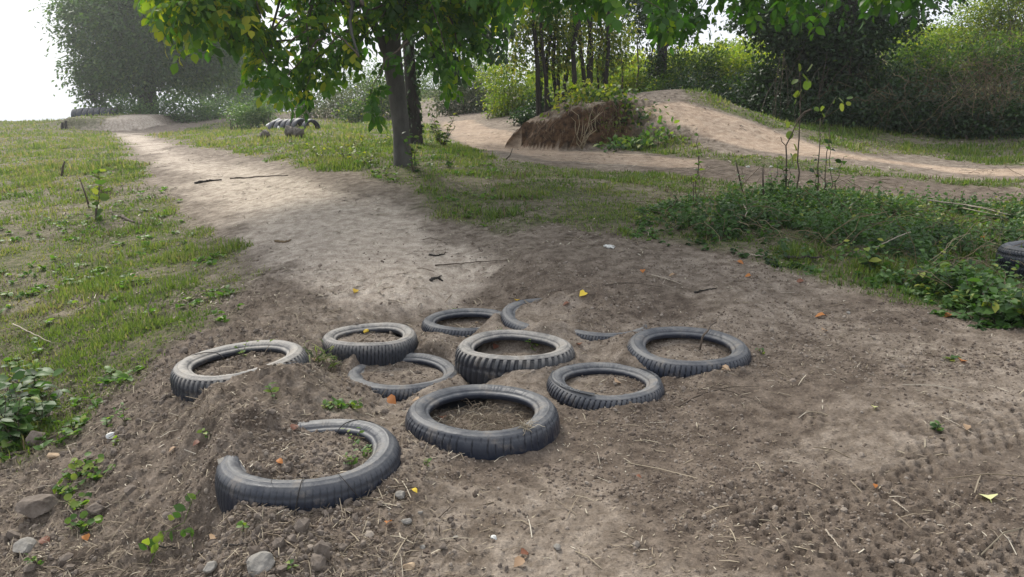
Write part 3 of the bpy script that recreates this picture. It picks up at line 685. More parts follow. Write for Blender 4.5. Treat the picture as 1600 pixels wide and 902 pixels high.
# front walnut
b1 = at(630, 258); b1[2] -= .08
e = empty('walnut_tree', b1, 'smooth grey trunk forking low, green pointed leaves hanging over the earth track', 'tree')
Y1 = b1[1]
tr = MB()
tp = [b1, P(627, 205, Y1), P(619, 135, Y1), P(612, 90, Y1), P(614, 40, Y1), P(617, -80, Y1 + .1), P(620, -220, Y1 + .2), P(640, -420, Y1 + .3)]
trunk_flare(tr, tp, [.115, .10, .105, .115, .09, .08, .07, .04]); tr.build('trunk', M['graybark'], e)
lb = MB(); lb.tube(curve_pts(P(611, 100, Y1), P(535, -45, Y1 - .3), 9, .03, .012), np.linspace(.058, .04, 9), 10)
lb.tube(curve_pts(P(535, -45, Y1 - .3), P(430, -190, Y1 - .7), 7, .04, .02), np.linspace(.04, .022, 7), 8)
limbroots = [P(600, 60, Y1), P(560, 10, Y1 - .1), P(540, -40, Y1 - .3), P(620, -30, Y1), P(624, -90, Y1), P(622, -180, Y1), P(500, -90, Y1 - .5), P(450, -160, Y1 - .6), P(630, -300, Y1)]
lv, tw = MB(), MB()
# lower outline of the crown in the photo, with distance
OUT = [(228, 18, 7.4), (262, 62, 7.3), (300, 96, 7.2), (350, 62, 7.6), (398, 150, 7.7), (415, 176, 7.8), (442, 186, 7.9), (476, 182, 8.0), (505, 150, 8.1), (528, 128, 8.2), (556, 120, 8.3), (578, 190, 7.9), (590, 75, 8.3), (652, 70, 8.6), (668, 110, 8.4), (700, 160, 8.6), (725, 140, 8.6), (748, 100, 8.8), (775, 75, 9.0), (798, 40, 9.0)]
xs = np.array([o_[0] for o_ in OUT]); ys_ = np.array([o_[1] for o_ in OUT])
ends, roots = [], []
mains = []
for i in range(26):                                     # main limbs reaching into the crown
    a = rng.uniform(215, 790); top = np.interp(a, xs, ys_); b_ = rng.uniform(-60, max(0, top - 45)); Yd = rng.uniform(6.9, 10.2)
    q = P(a, b_, Yd); r0 = limbroots[rng.integers(0, 9)]
    if a > 640: r0 = [P(624, -60, Y1), P(622, -150, Y1), P(618, 10, Y1)][i % 3]
    lb.tube(curve_pts(r0, q, 8, .10, .02), np.linspace(.035, .011, 8), 6); mains.append(q)
mains = np.array(mains)
for i in range(185):
    a = rng.uniform(222, 800); top = np.interp(a, xs, ys_)
    b_ = top - abs(rng.normal(0, 60)) if rng.random() < .35 else rng.uniform(-110, top - 20)
    if 560 < a < 690 and b_ > 55: continue
    if 500 < a < 600 and b_ > 95 and rng.random() < .6: continue
    Yd = np.interp(a, xs, [o_[2] for o_ in OUT]) + rng.uniform(-.5, 1.6)
    q = P(a, b_ - 38, Yd); d = np.linalg.norm(mains - q, axis=1); j = np.argsort(d)[rng.integers(0, 2)]
    r0 = mains[j]
    if np.linalg.norm(r0 - q) > 1.2: r0 = q + (r0 - q) / np.linalg.norm(r0 - q) * 1.0
    ends.append(q); roots.append(r0)
for px_, py_, Yd in OUT:
    q = P(px_, py_ - 40, Yd); ends.append(q); roots.append(q + np.array([rng.uniform(-.2, .2) + (.35 if px_ < 600 else -.25), .2, .55]))
for i in range(110):                                    # the crown above the frame
    q = b1 + np.array([rng.normal(-.8, 1.6), rng.normal(0, 1.3), rng.uniform(3.0, 6.0)]); r0 = b1 + np.array([rng.normal(-.3, .6), rng.normal(0, .5), rng.uniform(2.8, 4.2)])
    ends.append(q); roots.append(r0)
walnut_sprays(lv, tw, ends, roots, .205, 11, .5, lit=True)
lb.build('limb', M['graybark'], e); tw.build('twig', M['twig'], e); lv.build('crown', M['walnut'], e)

# dark trunk behind
b2 = at(650, 224); b2[2] -= .08; Y2 = b2[1]
e = empty('tree', b2, 'dark ivy-covered trunk just behind the smooth grey one', 'tree')
tr = MB(); trunk_flare(tr, [b2, P(647, 180, Y2), P(641, 120, Y2), P(637, 40, Y2), P(636, -60, Y2), P(650, -220, Y2), P(660, -330, Y2)], [.13, .105, .10, .10, .09, .08, .05], 16); tr.build('trunk', M['darkbark'], e)
iv = MB(); n = 420; tz = rng.random(n); zz = b2[2] + .3 + tz * 2.6
cx = np.interp(zz, [b2[2], b2[2] + 1.2, b2[2] + 3], [P(650, 210, Y2)[0], P(641, 110, Y2)[0], P(636, -60, Y2)[0]]); an = rng.uniform(0, 2 * math.pi, n)
T_ = np.stack([cx + .11 * np.cos(an), np.full(n, Y2) + .11 * np.sin(an), zz], -1); dd = np.stack([np.cos(an), np.sin(an), np.full(n, -1.2)], -1)
put_leaves(iv, T_, dd, dd, .075, L_OV); iv.build('ivy', M['darkleaf'], e)
lv, tw = MB(), MB(); ends, roots = [], []
for i in range(62):
    a = rng.uniform(645, 800); b_ = rng.uniform(-120, np.interp(a, [640, 700, 760, 830], [60, 120, 90, 40])); q = P(a, b_, Y2 + rng.uniform(-.8, 1.5))
    ends.append(q); roots.append(q + np.array([(P(640, 0, Y2)[0] - q[0]) * .5, rng.uniform(-.3, .3), .4]))
for i in range(60):
    q = b2 + np.array([rng.normal(.5, 1.5), rng.normal(.3, 1.2), rng.uniform(3.2, 6)]); ends.append(q); roots.append(b2 + np.array([rng.normal(0, .3), 0, rng.uniform(2.6, 3.8)]))
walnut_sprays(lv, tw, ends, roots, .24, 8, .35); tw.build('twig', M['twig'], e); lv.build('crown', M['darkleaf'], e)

# branches hanging in from a tree standing to the right of the picture
b3 = np.array([6.6, 6.6, 0.]); b3[2] = gz(6.6, 6.6) - .1
e = empty('tree', b3, 'tree outside the right edge whose broad green leaves hang across the upper right', 'tree')
tr = MB(); trunk_flare(tr, [b3, b3 + [0, 0, 1.5], b3 + [-.2, .1, 3], b3 + [-.3, .2, 5]], [.25, .2, .17, .1]); tr.build('trunk', M['graybark'], e)
lb, lv, tw = MB(), MB(), MB(); mains = []
for k in range(10):
    a = [860, 960, 1040, 1120, 1190, 1250, 1330, 1420, 1080, 1300][k]; q = P(a, rng.uniform(-130, -60), rng.uniform(6.3, 8.2)); lb.tube(curve_pts(b3 + [-.15, .1, 2.9 + .1 * k], q, 10, .07, .02), np.linspace(.06, .016, 10), 7); mains.append(q)
mains = np.array(mains)
X3 = [750, 800, 850, 900, 950, 1000, 1040, 1090, 1130, 1160, 1200, 1240, 1280, 1310, 1350, 1400, 1440, 1480]
B3_ = [22, 25, 30, 22, 30, 45, 70, 72, 30, 35, 40, 50, 60, 62, 35, 22, 10, 5]
ends, roots = [], []
for i in range(105):
    a = rng.uniform(745, 1480); top = np.interp(a, X3, B3_); b_ = rng.uniform(-90, top) if rng.random() < .6 else top - abs(rng.normal(0, 12))
    q = P(a, b_ - 42, rng.uniform(5.8, 8.0)); j = np.argmin(np.linalg.norm(mains - q, axis=1)); r0 = mains[j]; L_ = np.linalg.norm(r0 - q)
    if L_ > 1: r0 = q + (r0 - q) / L_
    ends.append(q); roots.append(r0 + [0, 0, .1])
walnut_sprays(lv, tw, ends, roots, .19, 9, .42)
lb.build('limb', M['graybark'], e); tw.build('twig', M['twig'], e); lv.build('crown', M['walnut'], e)

# ------------------------------------------------------------------ generic broad tree with clumped crown
def big_tree(name, base, h, clumps, tr_r, n, size, mat, label, cat='tree', bark='darkbark', tmpl=L4, group=None, lean=(0, 0), vshift=0, limbs=True, clump=14):
    e = empty(name, base, label, cat, group); base = np.asarray(base, float)
    tr = MB(); top = base + [lean[0], lean[1], h * .62]
    trunk_flare(tr, [base - [0, 0, .2], base + [lean[0] * .3, lean[1] * .3, h * .2], base + [lean[0] * .6, lean[1] * .6, h * .42], top], [tr_r * 1.3, tr_r, tr_r * .8, tr_r * .35], 14)
    tr.build('trunk', M[bark], e)
    lv = MB(); lb = MB(); tot = sum(c[2] for c in clumps)
    for c, r, wgt in clumps:
        c = np.asarray(c, float); foliage_blob(lv, c, r, int(n * wgt / tot), size, tmpl, .4, vshift, clump=clump)
        if limbs:
            z0 = base[2] + h * rng.uniform(.15, .5); f = (z0 - base[2]) / h
            lb.tube(curve_pts([base[0] + lean[0] * f, base[1] + lean[1] * f, z0], c, 8, .05, .03), np.linspace(tr_r * .45, tr_r * .06, 8), 6)
            for _ in range(4): lb.tube(curve_pts(c + rng.normal(size=3) * .1 * np.asarray(r), c + rdir(1)[0] * np.asarray(r) * .9, 5, .03, .04), np.linspace(tr_r * .12, tr_r * .02, 5), 4)
    if limbs: lb.build('limb', M[bark], e)
    lv.build('crown', M[mat], e); return e
def blobs(lst):
    """(px, py, Y, half width px, half height px, weight) -> clumps"""
    o_ = []
    for px_, py_, Y, rw, rh, wgt in lst:
        k = Y / F; o_.append((P(px_, py_, Y), (rw * k, rw * k * .8, rh * k), wgt))
    return o_
def gbase(px_, Y):
    x = (px_ - 800) / F * Y; return np.array([x, Y, float(gz(x, Y))])

big_tree('tree', gbase(246, 37), 11, blobs([(235, 40, 37, 110, 60, 5), (180, 20, 37, 65, 45, 2.5), (120, 12, 37, 32, 28, .55), (112, 60, 36.5, 20, 16, .13), (150, 105, 36.5, 38, 42, 1.3), (200, 110, 36, 55, 40, 2.2),
         (270, 100, 36.5, 65, 45, 2.2), (320, 40, 37, 55, 60, 2), (240, -60, 37, 120, 60, 3), (145, 150, 36, 18, 18, .22), (330, 90, 37, 50, 40, 1.2), (230, -150, 37, 90, 60, 2)]), .38, 60000, .19, 'farleaf',
         'big grey green tree behind the far row of upright tyres', lean=(.3, 0), clump=60)
big_tree('tree', gbase(330, 50), 8, blobs([(345, 120, 50, 52, 40, 3), (385, 110, 50, 36, 36, 1.4), (300, 130, 50, 40, 30, 1.2)]), .25, 9000, .20, 'farleaf', 'lower hazy tree to the right of the big far one', limbs=True)
big_tree('tree', gbase(395, 52), 6, blobs([(398, 140, 52, 40, 32, 2), (440, 150, 54, 34, 24, 1)]), .2, 6000, .2, 'farleaf', 'round pale tree far off at the end of the meadow')

# ------------------------------------------------------------------ shrubs
def bush(px_, Y, clumps, n, size, mat, label, tmpl=L4, group=None, vshift=0, stems=16, name='bush', clump=12, stemmat='twig', catg='bush'):
    b = gbase(px_, Y); e = empty(name, b, label, catg, group); lv, st = MB(), MB(); cl = blobs(clumps); tot = sum(c[2] for c in cl)
    for c, r, wgt in cl:
        foliage_blob(lv, c, r, int(n * wgt / tot), size, tmpl, .5, vshift, droop=-.1, clump=clump)
    for k in range(stems):
        c, r, wgt = cl[rng.integers(0, len(cl))]; q = c + rdir(1, .3)[0] * np.asarray(r) * rng.uniform(.5, 1.0)
        xb = q[0] + rng.normal() * .15; yb = q[1] + rng.normal() * .15
        st = MB(); st.tube(curve_pts([xb, yb, float(gz(xb, yb)) - .05], q, 6, .04, .03), np.linspace(.018, .004, 6), 4); st.build('stem', M[stemmat], e)
    lv.build('foliage', M[mat], e); return e
bush(185, 33.5, [(195, 172, 33.5, 26, 20, 1), (222, 178, 33, 20, 14, .6)], 2200, .12, 'farleaf', 'pale shrub at the right end of the far mound')
bush(255, 33, [(262, 172, 33, 22, 22, 1), (300, 178, 33, 30, 16, 1), (328, 182, 33.5, 16, 12, .4)], 3600, .12, 'farleaf', 'long shrub clump under the big far tree')
bush(395, 24, [(388, 182, 24, 26, 16, 1), (410, 176, 24, 18, 16, .7), (370, 178, 25, 14, 14, .4)], 2600, .09, 'farleaf', 'round shrub left of the low sunken tyre row', vshift=.15)
bush(350, 45, [(345, 168, 46, 30, 14, 1), (385, 165, 47, 30, 18, 1), (425, 168, 47, 26, 18, 1)], 3500, .16, 'farleaf', 'low hazy bushes at the far end of the meadow')
bush(530, 28, [(480, 170, 30, 30, 22, 1), (530, 166, 29, 34, 24, 1.2), (575, 160, 28, 34, 30, 1.3)], 5200, .11, 'grayleaf', 'grey green scrub seen left of the grey trunk', vshift=.1)
bush(600, 26, [(610, 150, 27, 40, 36, 1), (560, 175, 26, 30, 12, .5)], 3600, .11, 'hedge', 'scrub directly behind the two trunks')
bush(640, 40, [(520, 140, 40, 34, 34, 1), (575, 130, 41, 40, 40, 1.2), (650, 135, 40, 34, 36, 1), (700, 125, 41, 40, 40, 1.2), (760, 110, 40, 44, 42, 1.2)], 9000, .14, 'farleaf', 'pale line of tall shrubs far behind the two trunks', vshift=.2)
bush(735, 23, [(735, 145, 23, 34, 44, 1.6), (705, 160, 23, 30, 28, .8), (760, 165, 22.5, 22, 22, .5)], 6000, .085, 'grayleaf', 'grey leaved bush where the sandy track crests')
bush(800, 20, [(800, 140, 20, 34, 46, 1.5), (828, 165, 19.5, 24, 24, .6), (785, 170, 19.5, 24, 18, .5), (770, 120, 21, 24, 24, .4)], 6500, .075, 'yellow', 'yellow green bush between the sandy track and the slender stems')
bush(850, 17.5, [(848, 172, 17.5, 22, 26, 1), (825, 185, 17, 20, 10, .4)], 2600, .07, 'darkleaf', 'dark ivy mass at the foot of the slender stems', tmpl=L4R)
hb = [(930, 19.5, [(915, 130, 20, 34, 34, 1), (950, 135, 19.5, 28, 26, .8)], 'yellow', 'yellow bush behind the slender stems'),
      (985, 18.5, [(975, 130, 19, 30, 24, 1), (1005, 128, 18.5, 26, 26, 1)], 'yellow', 'straw coloured scrub above the crest of the dirt ramp'),
      (1065, 17.5, [(1060, 115, 18, 34, 38, 1.3), (1040, 140, 17, 28, 18, .7)], 'hedge', 'green bush just right of the crest of the dirt ramp'),
      (1115, 16.5, [(1110, 118, 17, 34, 46, 1.4), (1135, 150, 16, 30, 22, .8)], 'hedge', 'leafy bush over the middle of the dirt ramp'),
      (1165, 15.8, [(1165, 115, 16.5, 32, 44, 1.3), (1180, 155, 15.5, 30, 26, .8)], 'yellow', 'sunlit yellow green bush left of the dark tree'),
      (1200, 14.6, [(1192, 142, 14.8, 16, 46, 1.2), (1210, 165, 14.4, 22, 26, .6)], 'darkleaf', 'narrow dark ivy column beside the dark tree')]
for px_, Y, cl, mt, lab in hb: bush(px_, Y, cl, 5200, .066, mt, lab, group='bushes along the foot of the bank')
for px_, Y, cl, mt, lab, nn in [
    (1390, 13.3, [(1380, 150, 13.8, 50, 46, 1.3), (1400, 190, 13, 50, 22, .9)], 'darkleaf', 'dark tangled bush right of the dark tree', 8500),
    (1445, 14.2, [(1450, 120, 14.8, 48, 34, 1.2), (1430, 95, 15.5, 40, 26, .8)], 'hedge', 'green bush on the bank above the dark tangle', 6500),
    (1540, 14.5, [(1530, 100, 15.2, 50, 34, 1.2), (1590, 95, 15.5, 50, 38, 1.2)], 'hedge', 'green bush above the brown dry vines', 7500),
    (1500, 19, [(1460, 62, 19.5, 50, 20, 1), (1530, 45, 19.5, 50, 30, 1.2), (1590, 20, 19, 46, 50, 1.8), (1540, 10, 19.5, 40, 26, .9), (1660, 20, 19, 50, 60, 1.4), (1610, -30, 19, 50, 30, 1.2)], 'yellow', 'sunlit yellow thicket along the top of the bank', 16000),
    (1480, 12.6, [(1470, 190, 12.8, 46, 26, 1), (1540, 195, 12.4, 56, 24, 1), (1610, 190, 12.2, 40, 34, 1)], 'darkleaf', 'low dark undergrowth at the foot of the brown vines', 6500),
    (1660, 13, [(1660, 130, 13.5, 60, 70, 1.5)], 'darkleaf', 'dark bush at the right edge beyond the dirt track', 5000)]:
    bush(px_, Y, cl, nn, .07, mt, lab, group='thicket on the right bank', stems=30)
# dry vines
for px_, py_, Y, hw, hh, nn, lab in [(1540, 165, 12.5, 70, 44, 420, 'tangle of brown dry vines hanging down the right bank'), (1420, 175, 12.9, 40, 36, 130, 'thin dry vines over the dark bush on the bank')]:
    b = gbase(px_, Y - .4); e = empty('dry_vines', b, lab, 'vines'); mb = MB(); k = Y / F
    for _ in range(nn):
        a = P(px_ + rng.normal() * hw * .7, py_ - abs(rng.normal()) * hh, Y + rng.uniform(-.5, .7)); d = np.array([rng.normal() * .6, rng.normal() * .25 - .15, rng.normal() * .5 - .35]) * rng.uniform(.3, 1.0)
        q = a + d; q[2] = max(q[2], float(gz(q[0], q[1])))
        mb.tube(curve_pts(a, q, 7, .15 * rng.normal(), .05), np.linspace(.0045, .002, 7) * rng.uniform(.6, 1.4), 3, rng.random() * .65, cap=False)
    mb.build('vines', M['dry'], e)
# yellow field seen beyond the bank and dark tree
bd = gbase(1292, 14.2)
e = big_tree('tree', bd, 6, blobs([(1290, 60, 14.2, 80, 44, 3), (1230, 45, 14, 55, 30, 1.3), (1350, 50, 14.2, 50, 40, 1.3), (1270, 110, 14.3, 45, 45, 2), (1325, 120, 14.2, 42, 50, 2), (1290, 165, 14, 52, 40, 1.6), (1180, 22, 14.4, 45, 24, .8), (1400, 30, 14.5, 45, 30, .8),
         (1290, -60, 14.4, 130, 70, 3), (1450, -20, 14.6, 60, 30, .6)]), .24, 30000, .075, 'darkleaf', 'big dark ivy-draped tree at the foot of the bank', bark='darkbark', tmpl=L4R)
mb = MB()
for _ in range(22):
    a = P(rng.uniform(1215, 1350), rng.uniform(60, 120), 13.5 + rng.uniform(-.3, .3)); q = a + [rng.normal() * .25, rng.normal() * .1, -rng.uniform(.5, 1.6)]
    mb.tube(curve_pts(a, q, 6, .02, .02), .005, 3, rng.random(), cap=False)
mb.build('hanging_vine', M['twig'], e)
# single ivy-clad stem beyond the crest
b = gbase(1025, 17.8); big_tree('tree', b, 5.5, blobs([(1025, 20, 17.8, 50, 36, 2), (1000, -20, 18, 60, 30, 1.4), (1060, 45, 18, 30, 22, .5), (1024, 110, 17.6, 8, 30, .45)]), .11, 6500, .08, 'darkleaf', 'single ivy-clad stem standing beyond the crest of the dirt ramp')
# slender coppice stems
def coppice(px0, px1, Y, ns, label, nleaf, cl):
    b = gbase((px0 + px1) / 2, Y); e = empty('slender_tree', b, label, 'tree')
    for k in range(ns):
        a = px0 + (px1 - px0) * (k + .5) / ns + rng.normal() * 2; g = gbase(a, Y + rng.uniform(-.4, .6)); s = MB(); ln = (a - (px0 + px1) / 2) * .012 + rng.normal() * .16
        s.tube(curve_pts(g - [0, 0, .1], g + [ln, rng.normal() * .2, rng.uniform(3.2, 4.6)], 9, .01, .008), np.linspace(1, .35, 9) * rng.uniform(.028, .062), 7)
        s.build('trunk', M['darkbark'], e)
    lv, tw = MB(), MB()
    for c, r, wgt in blobs(cl): foliage_blob(lv, c, r, int(nleaf * wgt), .08, L4, .5, .30, droop=-.6)
    for _ in range(60):
        c, r, _w = blobs([cl[rng.integers(0, len(cl))]])[0]; tw.tube(curve_pts(c + rdir(1)[0] * np.asarray(r) * .4, c + rdir(1)[0] * np.asarray(r), 5, .03, .03), .006, 3)
    tw.build('twig', M['twig'], e); lv.build('crown', M['hedge'], e)
coppice(838, 892, 15.5, 9, 'clump of slender dark stems left of the dirt ramp', 5200, [(850, 20, 15.5, 45, 40, .35), (820, 60, 15.5, 30, 40, .16), (880, 60, 15.5, 36, 44, .24), (860, 100, 15.5, 34, 30, .1), (860, -60, 15.5, 70, 50, .25), (800, 95, 15.3, 24, 26, .06)])
coppice(905, 948, 16.2, 6, 'second clump of thin stems directly behind the raw earth bank', 4200, [(925, 30, 16.2, 42, 40, .35), (935, 80, 16.2, 34, 34, .22), (960, 60, 16.4, 30, 30, .15), (930, -50, 16.2, 60, 45, .25), (965, 95, 16.2, 22, 16, .06)])
for k, (px_, Y, lab) in enumerate([(968, 18.6, 'leftmost bare sapling beyond the crest of the dirt ramp'), (992, 18.2, 'forked bare sapling beyond the crest of the dirt ramp'), (1008, 18.8, 'thin bare sapling nearest the ivy-clad stem')]):
    g = gbase(px_, Y); e = empty('sapling', g, lab, 'sapling'); s, lv = MB(), MB()
    s.tube(curve_pts(g - [0, 0, .1], g + [rng.normal() * .1, 0, 2.1], 8, 0, .012), np.linspace(.03, .01, 8), 5)
    for _ in range(7): z = rng.uniform(.7, 1.9); s.tube(curve_pts(g + [0, 0, z], g + [rng.normal() * .35, rng.normal() * .2, z + rng.uniform(.2, .5)], 4, .03, .02), .007, 3)
    foliage_blob(lv, g + [0, 0, 1.9], (.4, .3, .5), 160, .07, L4, .6); s.build('stem', M['twig'], e); lv.build('foliage', M['hedge'], e)
# bright scrub field behind the crest and hill top growth, uncountable
mb = MB(); n = 42000
y = rng.uniform(19.5, 46, n) ** 1.0; x = y * rng.uniform(.02, .95, n); hz = gz(x, y); 
T_ = np.stack([x, y, hz + rng.random(n) * .8 * (.4 + fbm(x * .7, y * .7, 400, 3))], -1)
put_leaves(mb, T_, rdir(n, .4), np.tile([0, 0, 1.], (n, 1)), .17, L4, np.clip(.3 + .9 * (fbm(x * .5, y * .5, 401, 3) - .3) + rng.normal(size=n) * .15, 0, 1))
o = mb.build('hill_scrub', M['yellow'], origin=(8, 25, 2)); tag(o, 'sunlit yellow green scrub covering the slope beyond the bushes', 'scrub', kind='stuff')
# leafy understory along the bank foot, uncountable
mb = MB(); n = 26000; t = rng.random(n); foot = [P(1060, 150, 15.6), P(1180, 190, 14.2), P(1290, 215, 12.9), P(1400, 226, 12.3), P(1500, 228, 11.9), P(1640, 235, 11.7)]
foot = np.array(foot); q = t * (len(foot) - 1.001); i0 = q.astype(int); f = (q - i0)[:, None]; c = foot[i0] * (1 - f) + foot[i0 + 1] * f
x = c[:, 0] + rng.normal(size=n) * .3; y = c[:, 1] + .35 + np.abs(rng.normal(size=n)) * .8; T_ = np.stack([x, y, gz(x, y) + np.abs(rng.normal(size=n)) * .28 * (.5 + vnoise(x * 2, y * 2, 8))], -1)
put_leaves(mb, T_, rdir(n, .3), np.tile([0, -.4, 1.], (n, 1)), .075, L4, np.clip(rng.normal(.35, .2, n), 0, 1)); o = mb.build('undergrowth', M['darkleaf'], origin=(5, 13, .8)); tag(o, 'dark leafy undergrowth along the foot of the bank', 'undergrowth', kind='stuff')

# ------------------------------------------------------------------ grass
def blades(n, ymin, ymax, xr_, hfun, dens, vfun, name, label, mat='grass', wid=.0035, zoff=0, pw=1.0, bend=1.0):
    y = ymin * (ymax / ymin) ** (rng.random(n) ** pw); x = y * rng.uniform(xr_[0], xr_[1], n)
    keep = rng.random(n) < dens(x, y); x, y = x[keep], y[keep]; n = len(x); h = hfun(x, y) * rng.uniform(.3, 1.4, n) * np.clip(.35 + masks(x, y)[0], 0, 1)
    wd = wid * (1 + y * .35) * rng.uniform(.6, 1.3, n); az = rng.uniform(0, 2 * math.pi, n); ln = rng.uniform(.1, bend, n) * 1.6
    d = np.stack([np.cos(az) * ln, np.sin(az) * ln, rng.uniform(.45, 1.0, n)], -1); d = norm(d)
    side = np.stack([-np.sin(az), np.cos(az), np.zeros(n)], -1); nr = np.cross(side, d)
    Mx = np.stack([side * wd[:, None], d * h[:, None], nr * h[:, None]], -1)
    tv = [(-.5, 0, 0), (.5, 0, 0), (.36, .55, -.06), (-.36, .55, -.06), (0, 1, -.28)]; tf = [(0, 1, 2, 3), (3, 2, 4)]
    mb = MB(); mb.inst(tv, tf, Mx, np.stack([x, y, gz(x, y) - .006 + zoff], -1), np.clip(vfun(x, y) + rng.normal(size=n) * .16, 0, 1))
    o = mb.build(name, M[mat], origin=(0, 5, 0)); tag(o, label, 'grass', kind='stuff'); return o
def gdens(x, y):
    g = masks(x, y)[0]; return np.clip(g * (.34 + 1.4 * sstep(fbm(x * 3.2, y * 4.2, 500, 5, .62), .40, .68)), 0, 1)
def gh(x, y): return .012 + .050 * sstep(fbm(x * 2.4, y * 2.4, 501, 4), .40, .80) + .009 * np.sqrt(y) * fbm(x * 3, y * 3, 502, 2)
def gv(x, y): return .50 + .75 * (fbm(x * 1.6, y * 2.2, 503, 4) - .45) + .14 * (x < -.2 * y)
blades(620000, 1.7, 13, (-.85, .85), gh, gdens, gv, 'grass', 'short thin green grass on both sides of the earth track')
blades(230000, 10, 42, (-.85, .85), lambda x, y: gh(x, y) * 1.5, lambda x, y: np.clip(gdens(x, y) * 1.3, 0, 1), lambda x, y: gv(x, y) + .12, 'meadow_grass', 'pale green meadow grass farther off', wid=.0045)
def edge(x, y):
    g = masks(x, y)[0]; return np.clip(g * sstep(fbm(x * 1.2, y * 1.2, 510, 3), .45, .7), 0, 1)
blades(150000, 2.0, 14, (-.8, .8), gh, lambda x, y: .7 * edge(x, y), lambda x, y: .5 + 0 * x, 'dry_grass', 'dry straw coloured grass among the green', mat='dry', bend=1.6)

# ------------------------------------------------------------------ weeds on the low bank at the right, uncountable
WEED = poly([(1000, 372), (1070, 386), (1120, 398), (1260, 420), (1420, 462), (1500, 500), (1600, 515)]) + [(4.6, 3.9), (6.6, 6.6)] + poly([(1600, 322), (1450, 318), (1300, 306), (1150, 306), (1060, 318), (990, 335)])
def weeds(n, name, label, hmax, leaf, tmpl, mat, dens, wj=.2):
    x = rng.uniform(.9, 6.8, n); y = rng.uniform(3.6, 8.2, n); sdv = poly_sd(x, y, WEED)
    k = (sdv > -.05 + .25 * (fbm(x * 3, y * 3, 600, 2) - .5)) & (rng.random(n) < dens(x, y)); k &= np.hypot(x - TC[12][0], y - TC[12][1]) > .55; k &= ~((np.abs(x - TC[12][0] + .1) < .5) & (y < TC[12][1]) & (y > 3.9)); x, y = x[k], y[k]; n = len(x)
    h = hmax * (.25 + .75 * fbm(x * 1.6, y * 1.6, 601, 3)) * rng.uniform(.5, 1.2, n) * sstep(sdv[k], -.1, .35); z = gz(x, y)
    lx = rng.normal(size=n) * .3; ly = rng.normal(size=n) * .3 - .1
    mb, st = MB(), MB(); tone = np.clip(.46 + 1.3 * (fbm(x * 2.2, y * 2.2, 602, 3) - .5) + rng.normal(size=n) * .12, 0, 1)
    m = 9
    for j in range(m):
        t = (j + .7) / m; c = np.stack([x + lx * h * t, y + ly * h * t, z + h * t], -1)
        az = rng.uniform(0, 2 * math.pi, n); d = np.stack([np.cos(az), np.sin(az), rng.normal(-.05, .35, n)], -1)
        put_leaves(mb, c, d, np.tile([0, -.25, 1.], (n, 1)), leaf * (1.1 - .45 * t), tmpl, np.clip(tone + .25 * t - .1 + rng.normal(size=n) * .1, 0, 1), wj)
    side = np.tile([1., 0, 0], (n, 1)); d = norm(np.stack([lx, ly, np.ones(n)], -1)); Mx = np.stack([side * .003, d * h[:, None], norm(np.cross(side, d)) * .003], -1)
    mb.inst([(-.5, 0, 0), (.5, 0, 0), (.3, 1, 0), (-.3, 1, 0)], [(0, 1, 2, 3)], Mx, np.stack([x, y, z - .01], -1), np.full(n, .3))
    o = mb.build(name, M[mat], origin=(3, 5, .3)); tag(o, label, 'weeds', kind='stuff')
weeds(9500, 'weeds', 'dense mat of broad leaved green weeds on the low bank at the right', .33, .052, L_OV, 'weed', lambda x, y: .10 + .9 * sstep(fbm(x * 2.4, y * 2.4, 610, 4), .40, .58))
weeds(2600, 'leafy_weeds', 'lighter low creeping weeds along the top of the weed bank', .13, .038, L_RND, 'sprout', lambda x, y: .06 + .5 * sstep(y - .0 * x, 5.6, 7.2))
# bright weeds scattered in the left grass and grass clumps
mb = MB(); n = 5200; y = 2.0 * (14 / 2.0) ** rng.random(n); x = y * rng.uniform(-.85, -.02, n); k = rng.random(n) < masks(x, y)[0] * sstep(fbm(x * 2, y * 2, 620, 3), .45, .66); x, y = x[k], y[k]; n = len(x)
for j in range(6):
    az = rng.uniform(0, 2 * math.pi, n); d = np.stack([np.cos(az), np.sin(az), rng.uniform(.1, .8, n)], -1)
    put_leaves(mb, np.stack([x, y, gz(x, y) + .004 + .02 * rng.random(n)], -1), d, np.tile([0, 0, 1.], (n, 1)), .045, L_OV, np.clip(rng.normal(.45, .2, n), 0, 1))
o = mb.build('meadow_weeds', M['sprout'], origin=(-2, 4, 0)); tag(o, 'small bright broad leaved weeds mixed into the left grass', 'weeds', kind='stuff')

